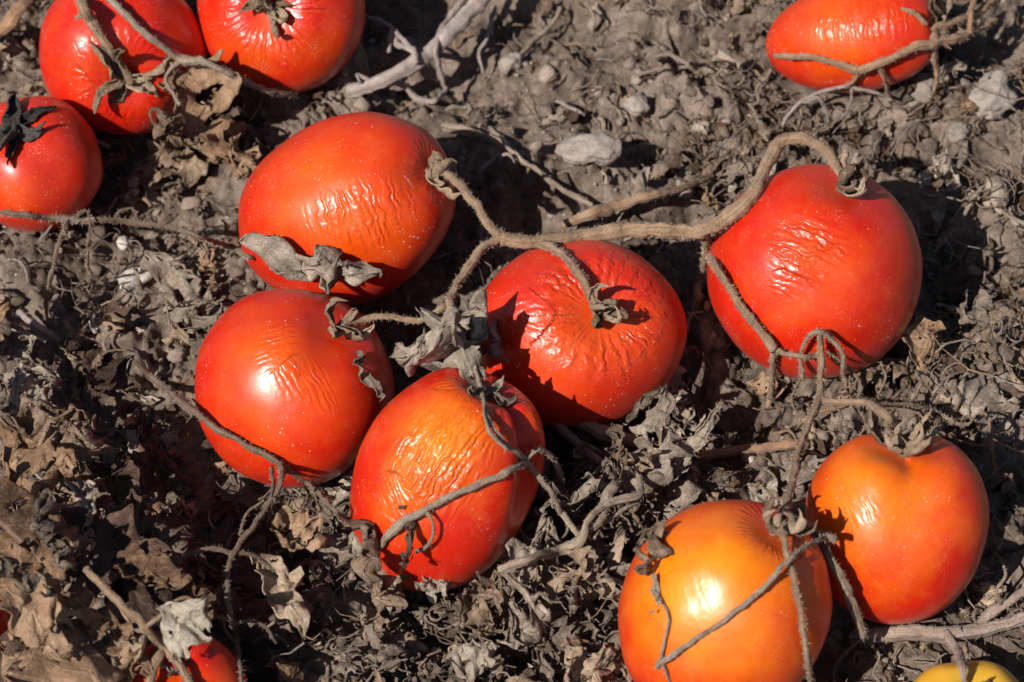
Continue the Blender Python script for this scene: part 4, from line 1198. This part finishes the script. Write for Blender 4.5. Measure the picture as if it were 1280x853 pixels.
HL((1052, 466), (1140, 478), 'tan', 'pleated tan leaf lying under the thin side stem of the wavy wrinkled tomato', 0.24, 5, place='g', curl=0.9, bend=0.3, crump=0.11)
HL((1150, 400), (1148, 462), 'brown', 'upright brown leaf with a small hole by the thin side stem', 0.32, 6, place=16, curl=0.9, bend=0.3, crump=0.08)
HL((1196, 404), (1286, 386), 'grey', 'long grey leaf lying on soil behind the broad wrinkled leaf', 0.22, 6, place='g', curl=-1.0, bend=-0.3, crump=0.08)
HL((1200, 440), (1272, 450), 'grey', 'broad wrinkled grey leaf flat on soil', 0.48, 6, place='g', curl=0.6, bend=0.4, crump=0.10)
HL((1196, 486), (1286, 540), 'grey', 'cracked grey leaf in front of the broad wrinkled leaf', 0.40, 6, place='g', curl=-0.7, bend=-0.4, crump=0.10)
HL((872, 232), (936, 184), 'tan', 'slim tan leaf blade pointing at the hooked stem', 0.17, 5, place='g', curl=1.0, bend=0.3, crump=0.06)
HL((1232, 600), (1262, 690), 'grey', 'crinkled grey leaf hanging by the thin upright twig', 0.30, 5, place=20, curl=1.5, bend=0.6, crump=0.14)
HL((1226, 716), (1252, 760), 'tan', 'small curled tan leaf beside the split straw stalk', 0.34, 5, place='g', curl=1.6, bend=0.8, crump=0.14)
HL((250, 318), (276, 344), 'brown', 'small brownish red leaf scrap near the grey draped leaf', 0.40, 4, place='g', curl=1.2, bend=.6, crump=.12)

HL((-110, 440), (0, 372), 'brown', 'tall brown leaf standing at the bed edge past the charcoal capped tomato', 0.36, 5, place=30, nrm=(0.5, -0.4, 0.6), curl=0.8, bend=0.5, crump=0.09)
HL((-90, 500), (-6, 470), 'umber', 'umber leaf leaning at the edge of the leaf pile', 0.42, 5, place=30, nrm=(0.4, -0.6, 0.5), curl=0.8, bend=0.5, crump=0.10)
HL((-140, 400), (-40, 340), 'tan', 'tan leaf standing on the bed edge beside the tall brown leaf', 0.40, 5, place=36, nrm=(0.7, -0.3, 0.4), curl=0.7, bend=0.4, crump=0.09)
HL((10, 470), (74, 520), 'grey', 'grey brown leaf on the back slope of the leaf pile', 0.34, 5, place=14, curl=0.9, bend=0.5, crump=0.12)
HL((110, 560), (190, 640), 'umber', 'dark rolled leaf on the shaded side of the leaf pile', 0.26, 5, place=16, curl=1.4, bend=0.5, crump=0.10)
HL((130, 640), (250, 668), 'umber', 'dark leaf lying across the shaded side of the leaf pile', 0.30, 5, place=16, curl=0.9, bend=0.5, crump=0.10)
HL((0, 590), (96, 566), 'brown', 'brown crest leaf topping the leaf pile', 0.36, 5, place=30, curl=1.1, bend=0.5, crump=0.11)
HL((20, 520), (120, 546), 'tan', 'light tan leaf with ruffled rim behind the brown crest leaf', 0.30, 5, place=26, curl=1.2, bend=0.5, crump=0.13)

HL((262, 150), (318, 208), 'brown', 'creased brown leaf hanging below the ragged brown leaf', 0.28, 6, place=14, curl=1.2, bend=.6, crump=.12)
HL((880, 250), (960, 196), 'grey', 'long grey strap of leaf on clods beside the hooked stem', 0.14, 6, place='g', curl=1.4, bend=.4, crump=.08)
HL((846, 180), (930, 152), 'tan', 'tan strap of dry leaf across the soil behind the hooked stem', 0.13, 6, place='g', curl=1.6, bend=.4, crump=.08)
HL((1160, 250), (1240, 230), 'grey', 'lumpy grey leaf on soil right behind the big red tomato', 0.34, 6, place='g', curl=1.0, bend=.6, crump=.14)
HL((620, 800), (690, 760), 'grey', 'thick curled grey leaf lying in the litter below the bent stalk', 0.36, 6, place=18, curl=1.6, bend=.9, crump=.14)
HL((700, 800), (760, 850), 'tan', 'cupped tan leaf beneath the rolled tan leaf tube', 0.40, 6, place=18, curl=1.4, bend=.9, crump=.14)
HL((560, 840), (622, 812), 'grey', 'wrinkled grey leaf fan in the litter below the two lobed tomato', 0.42, 6, place=14, curl=1.2, bend=.8, crump=.13)
HL((440, 800), (500, 840), 'grey', 'faded grey leaf lying on dark soil under the twisted tan leaf', 0.36, 6, place=10, curl=1.2, bend=.8, crump=.13)
HL((760, 700), (790, 770), 'grey', 'hanging grey leaf against the flank of the smooth orange tomato', 0.30, 6, place=22, curl=1.6, bend=.6, crump=.14)
HL((650, 640), (700, 690), 'grey', 'grey leaf knot between the Y shaped stalk and the bent stalk', 0.36, 6, place=20, curl=1.8, bend=1.0, crump=.15)

HL((836, 600), (884, 512), 'grey', 'narrow rolled grey leaf beside the one rising from the litter', 0.12, 6, place=22, curl=2.2, bend=.8, crump=.09)
HL((790, 600), (810, 540), 'tan', 'small twisted tan leaf between the flat pale stalk and rolled leaves', 0.2, 6, place=24, curl=2.2, bend=1.2, twist=2, crump=.12)

HL((-10, 650), (120, 680), 'brown', 'long brown leaf blade under the grey brown rolled leaf', 0.22, 5, place=28, curl=1.0, bend=.4, crump=.09, lobes=.12)
HL((60, 790), (190, 850), 'brown', 'wide brown leaf lying under the frilly tan edge', 0.34, 5, place=22, curl=.6, bend=.4, crump=.09, lobes=.14)
HL((140, 690), (240, 740), 'brown', 'reddish brown leaf with folded rim beside the broad umber leaf', 0.26, 5, place=28, curl=1.2, bend=.5, crump=.10, lobes=.14)


# ------------------------------------------------------------------ loose litter, pebbles and crumbs
def in_fruit(x, y, z, pad=0.0):
    for t in TOM.values():
        c = t['C']
        r = (t['sp']['b'] + t['sp']['L']) / 2 + pad
        if (x - c[0]) ** 2 + (y - c[1]) ** 2 + (z - c[2]) ** 2 < r * r:
            return True
    return False

def zone(px, py):
    """leaf density, size px, palette, description"""
    if px < 330 and py > 540:
        return 0.4, (38, 84), ('brown', 'umber', 'umber', 'brown'), 'in the brown leaf pile'
    if px < 250 and py > 290:
        return 0.45, (22, 55), ('grey', 'tan', 'umber', 'grey'), 'on dark soil by the round red tomato'
    if 420 < px < 900 and py > 470:
        return 1.0, (42, 96), ('grey', 'grey', 'tan', 'grey'), ('in the litter below the two lobed tomato' if px < 610 else 'in the litter below the puckered tomato' if py < 620 else 'in the litter around the bent stalk' if py < 740 else 'in the litter below the bent stalk')
    if px < 420 and py > 540:
        return 0.75, (26, 60), ('grey', 'brown', 'umber', 'tan'), 'on shaded soil before the round tomato'
    if px > 1100 and py > 300:
        return 0.75, (26, 64), ('grey', 'tan', 'grey', 'tan'), 'on the soil around the notched tomato'
    if px > 860 and 100 < py < 300:
        return 0.7, (24, 64), ('grey', 'tan', 'grey', 'brown'), 'on the soil around the hooked stem'
    if px > 860:
        return 0.55, (22, 56), ('grey', 'tan', 'grey', 'brown'), 'on soil beyond the wavy wrinkled tomato'
    if px < 420 and py < 330:
        return 0.5, (24, 56), ('grey', 'tan', 'brown', 'tan'), 'on soil by the oval and ribbed tomatoes'
    if py < 90:
        return 0.22, (20, 44), ('grey', 'tan', 'grey', 'brown'), 'on the bare soil by the stout woody stalk'
    return 0.16, (18, 40), ('grey', 'tan', 'grey', 'brown'), 'on the bare soil by the oblong pebble'

KINDS = [('curled', dict(curl=2.6, bend=1.6, crump=0.11, W=0.22)), ('crumpled', dict(curl=2.6, bend=2.4, crump=0.17, W=0.32)),
         ('folded', dict(curl=1.9, bend=0.9, crump=0.11, W=0.22)), ('rolled', dict(curl=3.4, bend=1.0, crump=0.08, W=0.15)),
         ('flat ragged', dict(curl=0.9, bend=0.7, crump=0.11, W=0.30)), ('twisted', dict(curl=2.2, bend=1.2, twist=4.5, crump=0.10, W=0.15))]
VARIANTS = {}
def variant(kind, j, mat):
    key = (kind, j, mat)
    if key not in VARIANTS:
        kw = dict([k for k in KINDS if k[0] == kind][0][1])
        if (kind, j) not in VARIANTS:
            VARIANTS[(kind, j)] = leaf_mesh(5000 + 37 * j + len(kind) * 101, nu=24, nv=13, lobes=0.2, holes=0.05, wave=0.06, fine=0.55, **kw)
        me = VARIANTS[(kind, j)].copy()
        me.materials.clear(); me.materials.append(M_LEAF[mat])
        VARIANTS[key] = me
    return VARIANTS[key]

COLW = dict(grey='grey', tan='tan', brown='brown', umber='dark')
rs = random.Random(21)
placed = []
n_leaf = 0
tries = 0
while n_leaf < 240 and tries < 20000:
    tries += 1
    px, py = rs.uniform(-20, 1300), rs.uniform(-20, 873)
    dens, (s0, s1), pal, where = zone(px, py)
    if rs.random() > dens: continue
    h, d, k, n = hit(px, py)
    if k is not None: continue
    if rs.random() < .5 and any((px - a) ** 2 + (py - b) ** 2 < 26 ** 2 for a, b in placed): continue
    placed.append((px, py))
    kind = rs.choice(KINDS)[0]
    mat = rs.choice(pal)
    me = variant(kind, rs.randrange(5), mat)
    ln = rs.uniform(s0, s1) * px_size(h)
    o = link('leaf_scrap', me)
    o.scale = (ln, ln * rs.uniform(.8, 1.2), ln * rs.uniform(.8, 1.15))
    pile = 0.010 * float(region(px, py)) * rs.random() + (0.012 * rs.random() if dens >= 1 else 0.003)
    lift = ln * me['hz'] * rs.uniform(0.35, 0.7) + pile
    o.location = (h[0], h[1], gz(h[0], h[1]) + lift)
    a = rs.uniform(0, 6.283)
    tilt = 0.65
    nv_ = np.array([rs.gauss(0, tilt), rs.gauss(0, tilt) - 0.15, 1.0])
    orient(o, np.array([math.cos(a), math.sin(a), rs.uniform(-.5, .5)]), nv_, rs.choice((0, 0, math.pi)))
    tag(o, f'{kind} {COLW[mat]} dry leaf scrap {where}', 'leaf', f'{kind} {COLW[mat]} leaf scraps {where}')
    n_leaf += 1

# loose bits of straw and broken twig
n_t = 0
while n_t < 150:
    px, py = rs.uniform(-10, 1290), rs.uniform(-10, 863)
    h, d, k, n = hit(px, py)
    if k is not None: continue
    where = zone(px, py)[3]
    ln = rs.uniform(24, 75) * px_size(h)
    a = rs.uniform(0, math.pi)
    npt = 5
    pts = []
    bend = rs.gauss(0, 1.6)
    x, y = h[0], h[1]
    up = 0.002 + (0.012 * rs.random() if zone(px, py)[0] >= .75 else 0.002 * rs.random())
    for i in range(npt):
        pts.append((x, y, gz(x, y) + up + 0.003 * math.sin(i * .8)))
        x += math.cos(a + bend * i / npt) * ln / npt; y += math.sin(a + bend * i / npt) * ln / npt
    pts = np.array(pts); pts[:, 2] = pts[:, 2] * .35 + np.max(pts[:, 2]) * .65
    if any(in_fruit(*p, pad=0.001) for p in pts): continue
    mat = rs.choice(('grey', 'brown', 'straw', 'pale', 'dark'))
    rad = rs.uniform(1.0, 2.8) * 0.00025
    Q, q = catmull(pts, np.array([rad, rad * 1.1, rad, rad * .9, rad * .6]), 0.0012)
    base = pts[0].copy()
    V, F, S, D = tube(Q - base, q, 7, 900 + n_t)
    me = make_mesh('straw_bit', V, F); attr(me, 'suv', S, 'FLOAT_VECTOR')
    o = link('straw_bit', me, M_STEM[mat]); o.location = base
    cw = dict(grey='grey', brown='brown', straw='straw coloured', pale='pale', dark='dark')[mat]
    tag(o, f'thin {cw} broken bit of stem {where}', 'twig', f'{cw} stem bits {where}')
    n_t += 1

# pebbles
def chip(V, q):
    rr = np.random.default_rng(400 + q)
    V = V.copy()
    for _ in range(7):
        n_ = norm(rr.normal(size=3)); d_ = rr.uniform(.45, .8)
        over = np.maximum(0, V @ n_ - d_)
        V = V - over[:, None] * n_
    return V * (1.15 + 0.30 * noise3(V * 1.4 + q * 7, q) + 0.22 * noise3(V * 3.4 + q, q + 50))[:, None]
def ico(sub):
    import bmesh
    bm = bmesh.new()
    bmesh.ops.create_icosphere(bm, subdivisions=sub, radius=1)
    V = np.array([v.co[:] for v in bm.verts]); F = np.array([[v.index for v in f.verts] for f in bm.faces])
    bm.free()
    return V, F
IV3, IF3 = ico(4)
def pebble(px, py, rx, ry, rot, mat, label, seed, group='pebbles in the soil', sink=0.25, block=0.0):
    h, d, k, n = hit(px, py, ground_only=True)
    ps = px_size(h)
    V = chip(IV3, seed + 200) if block else IV3.copy()
    if block:
        V = V / (np.abs(V) ** 4).sum(1, keepdims=True) ** .25 * block + V * (1 - block)
    V = V * (1 + 0.25 * noise3(V * 1.3 + seed, seed) + 0.13 * noise3(V * 3 + seed, seed + 1) + 0.06 * noise3(V * 7, seed + 2))[:, None]
    c, s = math.cos(rot), math.sin(rot)
    V = V * np.array([rx, ry, min(rx, ry) * .9]) * ps
    V = np.stack([V[:, 0] * c - V[:, 1] * s, V[:, 0] * s + V[:, 1] * c, V[:, 2]], -1)
    o = link('pebble', make_mesh('pebble', V, [IF3]), M_STONE[mat])
    o.location = (h[0], h[1], gz(h[0], h[1]) + V[:, 2].max() * (1 - 2 * sink))
    tag(o, label, 'pebble', group)
pebble(739, 197, 37, 22, 0.05, 'pale', 'smooth oblong pale pebble on bare soil beyond the truss stem', 1, sink=0.15)
pebble(1238, 130, 26, 34, -0.5, 'pale', 'pale angular stone in the shade of the plum tomato', 2, sink=0.1)
pebble(170, 352, 24, 12, 0.6, 'white', 'light slab shaped stone on the dark soil by the round red tomato', 3, sink=0.1, block=.6)
pebble(124, 412, 12, 10, 0.2, 'white', 'whitish rough stone lying on the dark cloddy soil', 4, sink=0.1)
pebble(640, 86, 16, 13, 0.8, 'pale', 'rounded pale stone near the stout woody stalk', 5, sink=0.15)
pebble(792, 134, 18, 14, 0.3, 'pale', 'faint pale stone sunk in bare soil past the oblong pebble', 6, sink=0.35)
pebble(937, 574, 9, 8, 0.0, 'white', 'bright white chip beside the reddish brown stalk', 7, sink=0.1)
pebble(156, 310, 9, 9, 0.0, 'white', 'small white lump of soil below the curled tendrils', 8, sink=0.1)
pebble(1152, 118, 16, 20, 0.3, 'grey', 'grey brown stone below the forked tan twig', 9, sink=0.15)
pebble(1196, 172, 16, 14, 0.3, 'grey', 'roundish grey clod between the plum tomato and the big red one', 10, sink=0.2)
pn = 0
while pn < 4:
    px, py = rs.uniform(0, 1280), rs.uniform(0, 853)
    h, d, k, n = hit(px, py)
    if k is not None or (px < 330 and py > 540) or in_fruit(h[0], h[1], h[2] + .004, .004): continue
    r_ = rs.uniform(5, 9)
    m = rs.choice(('grey', 'grey', 'pale'))
    pebble(px, py, r_ * rs.uniform(1, 1.5), r_, rs.uniform(0, 3), m, f'little {"grey" if m == "grey" else "pale"} pebble or clod {zone(px, py)[3]}', 40 + pn, group=f'little {m} pebbles {zone(px, py)[3]}', sink=rs.uniform(.1, .35), block=.4)
    pn += 1

# soil crumbs: far too many to count
IV1, IF1 = ico(2)
r = np.random.default_rng(77)
NC = 9000
cx = r.uniform(-0.23, 0.23, NC); cy = r.uniform(-0.19, 0.23, NC)
clump = noise2(cx * 40, cy * 40, 15) + r.normal(0, .45, NC)
ok = clump > -0.05
cx, cy = cx[ok], cy[ok]; NC = len(cx)
sz = 0.00055 * (1 - r.random(NC)) ** (-1 / 2.1)
sz = np.clip(sz, 0.00055, 0.0034)
cz = ground_height(cx, cy) + sz * r.uniform(-.1, .6, NC)
SH = []
for q in range(14):
    SH.append(chip(IV1, q))
SH = np.array(SH)
big = sz > 0.0012
def crumb_cloud(name, sel, base, faces):
    idx = np.where(sel)[0]
    n = len(idx)
    B = base[r.integers(0, len(base), n)]
    sc = np.stack([sz[idx] * r.uniform(.75, 1.4, n), sz[idx] * r.uniform(.75, 1.2, n), sz[idx] * r.uniform(.6, 1.0, n)], -1)
    a = r.uniform(0, 6.283, n); ca, sa = np.cos(a)[:, None], np.sin(a)[:, None]
    t = r.uniform(-.8, .8, n); ct, st = np.cos(t)[:, None], np.sin(t)[:, None]
    W = B * sc[:, None, :]
    W = np.stack([W[..., 0], W[..., 1] * ct - W[..., 2] * st, W[..., 1] * st + W[..., 2] * ct], -1)
    W = np.stack([W[..., 0] * ca - W[..., 1] * sa, W[..., 0] * sa + W[..., 1] * ca, W[..., 2]], -1)
    W = W + np.stack([cx[idx], cy[idx], cz[idx]], -1)[:, None, :]
    nv_ = base.shape[1]
    Fs = (faces[None] + (np.arange(n) * nv_)[:, None, None]).reshape(-1, faces.shape[1])
    me = make_mesh(name, W.reshape(-1, 3), [Fs])
    attr(me, 'rnd', np.repeat(r.random(n), nv_))
    o = link(name, me, M_CRUMB)
    return o
o = crumb_cloud('soil_crumbs', big, SH, IF1)
tag(o, 'loose crumbs and small clods of dry soil scattered over the bed', 'soil', kind='stuff')
IV0, IF0 = ico(1)
SH0 = np.array([chip(IV0, q + 60) for q in range(10)])
o = crumb_cloud('soil_grains', ~big, SH0, IF0)
tag(o, 'fine grains of dry soil sprinkled over the bed', 'soil', kind='stuff')

# shredded leaf flakes: uncountable
NF = 1300
fx = r.uniform(-0.22, 0.22, NF); fy = r.uniform(-0.18, 0.22, NF)
fpx, fpy = [], []
P0 = np.stack([fx, fy, np.zeros(NF)], -1)
dep = (P0 - CAM) @ FWD
fpx = 640 + FPX * ((P0 - CAM) @ RGT) / dep; fpy = 426.5 - FPX * ((P0 - CAM) @ UPV) / dep
dn = np.array([zone(a, b)[0] for a, b in zip(fpx, fpy)])
ok = r.random(NF) < dn
fx, fy, fpx, fpy = fx[ok], fy[ok], fpx[ok], fpy[ok]; NF = len(fx)
fz = ground_height(fx, fy)
TV, TF, TU = {}, {}, {}
for i in range(NF):
    mat = r.choice(('brown', 'umber', 'tan')) if region(fpx[i], fpy[i]) > .5 else r.choice(('grey', 'tan', 'grey', 'umber'))
    s = 0.0010 + 0.0042 * r.random() ** 2
    w = s * r.uniform(.3, .9)
    n1, n2 = 5, 4
    uu, vv = np.meshgrid(np.linspace(-1, 1, n1), np.linspace(-1, 1, n2), indexing='ij')
    c1, c2 = r.uniform(-.9, .9, 2)
    rag = 1 + .35 * r.normal(size=uu.shape)
    G = np.stack([uu * s * rag, vv * w * rag * (1.1 - uu ** 2 * .7), s * (c1 * uu ** 2 + c2 * vv ** 2) + .25 * s * r.normal(size=uu.shape)], -1).reshape(-1, 3)
    q = r.normal(size=(3, 3)); q[2] = q[2] * .5 + np.array([0, 0, 1.0])
    z = norm(q[2]); x = norm(q[0] - z * (q[0] @ z)); y = np.cross(z, x)
    G = G @ np.stack([x, y, z]) + np.array([fx[i], fy[i], fz[i] + s * r.uniform(.1, .8) + (0.012 * r.random() if dn[i] >= 1 and r.random() < .6 else 0)])
    TV.setdefault(mat, []).append(G)
for mat, lst in TV.items():
    n = len(lst)
    base = grid_faces(5, 4)
    Fs = (base[None] + (np.arange(n) * 20)[:, None, None]).reshape(-1, 4)
    V = np.concatenate(lst)
    me = make_mesh('leaf_flakes', V, [Fs]); uvv = np.full((len(V), 3), .3); attr(me, 'luv', uvv, 'FLOAT_VECTOR')
    o = link('leaf_flakes', me, M_LEAF[mat])
    tag(o, f'shredded {COLW[mat]} flakes of dry leaf strewn over the soil', 'leaf litter', kind='stuff')

# the deeper litter: crumpled shreds beneath the scraps above, uncountable
LOW = [leaf_mesh(8000 + q, nu=18, nv=9, lobes=0.18, holes=0.0, wave=0.06, fine=0.5, **dict(KINDS[q % 6][1])) for q in range(18)]
LOWD = []
for me in LOW:
    V = np.zeros(len(me.vertices) * 3); me.vertices.foreach_get('co', V)
    U_ = np.zeros(len(me.vertices) * 3); me.attributes['luv'].data.foreach_get('vector', U_)
    LOWD.append((V.reshape(-1, 3), [list(p.vertices) for p in me.polygons], U_.reshape(-1, 3)))
    bpy.data.meshes.remove(me)
LOWD = [(V, np.array([f for f in F if len(f) == 4]), U_) for V, F, U_ in LOWD]
acc = {}
tries = 0; got = 0
while got < 1000 and tries < 12000:
    tries += 1
    x, y = r.uniform(-0.20, 0.20), r.uniform(-0.165, 0.20)
    px, py = to_px((x, y, 0.0))
    dens, (s0, s1), pal, where = zone(px, py)
    if r.random() > dens ** 1.3: continue
    z0 = gz(x, y)
    if in_fruit(x, y, z0 + .006, -0.002): continue
    V, F, U_ = LOWD[r.integers(len(LOWD))]
    s = r.uniform(s0 * .75, s1 * 1.05) * 0.00025
    q = r.normal(size=(3, 3)); q[2] = q[2] * .5 + np.array([0, 0, 1.0])
    z = norm(q[2]); xx = norm(q[0] - z * (q[0] @ z)); yy = np.cross(z, xx)
    W = (V * s * r.uniform(.8, 1.2, 3)) @ np.stack([xx, yy, z]) + np.array([x, y, z0 + s * r.uniform(.02, .22) + (0.006 * r.random() if dens >= 1 else 0)])
    acc.setdefault(str(r.choice(pal)), []).append((W, F, U_ + 3 * r.random()))
    got += 1
for mat, lst in acc.items():
    o_, Vs, Fs, Us = 0, [], [], []
    for W, F, U_ in lst:
        Vs.append(W); Fs.append(F + o_); Us.append(U_); o_ += len(W)
    me = make_mesh('leaf_litter', np.concatenate(Vs), [np.concatenate(Fs)])
    attr(me, 'luv', np.concatenate(Us), 'FLOAT_VECTOR')
    o = link('leaf_litter', me, M_LEAF[mat])
    tag(o, f'deep layer of crumpled {COLW[mat]} leaf shreds covering the soil', 'leaf litter', kind='stuff')

# fine fibres and withered threads matted into the litter, uncountable
accf = {}
got = 0
while got < 2200:
    x, y = r.uniform(-0.20, 0.20), r.uniform(-0.165, 0.20)
    px, py = to_px((x, y, 0.0))
    dens = zone(px, py)[0]
    if r.random() > max(0.25, dens): continue
    z0 = gz(x, y)
    if in_fruit(x, y, z0 + .005, 0.001): continue
    n_ = 9
    ln = r.uniform(0.006, 0.016) * (2.2 if r.random() < .2 else 1); a = r.uniform(0, 6.283); k_ = r.normal(0, 2.2); el = r.normal(.1, .35); ke = r.normal(-.2, 1.2)
    pts = [np.array([x, y, z0 + r.uniform(0.0005, 0.004) + (0.010 * r.random() if dens >= .6 else 0)])]
    for i in range(n_ - 1):
        f_ = i / n_
        aa, ee = a + k_ * f_ + .25 * r.normal(), el + ke * f_
        pts.append(pts[-1] + ln / n_ * np.array([math.cos(aa) * math.cos(ee), math.sin(aa) * math.cos(ee), math.sin(ee)]))
    rad = r.uniform(0.00016, 0.00042)
    V, F, S_, D_ = tube(np.array(pts), np.full(n_, rad) * np.linspace(1.1, .5, n_), 5, got, 0.3)
    mat = str(r.choice(('grey', 'brown', 'pale', 'dusty', 'straw', 'dark')))
    accf.setdefault(mat, []).append((V, F[0], S_))
    got += 1
for mat, lst in accf.items():
    o_, Vs, Fs, Us = 0, [], [], []
    for W, F, U_ in lst:
        Vs.append(W); Fs.append(F + o_); Us.append(U_); o_ += len(W)
    me = make_mesh('litter_fibres', np.concatenate(Vs), [np.concatenate(Fs)])
    attr(me, 'suv', np.concatenate(Us), 'FLOAT_VECTOR')
    o = link('litter_fibres', me, M_STEM[mat])
    tag(o, f'matted thin {mat} fibres and threads of dead stem among the litter', 'leaf litter', kind='stuff')
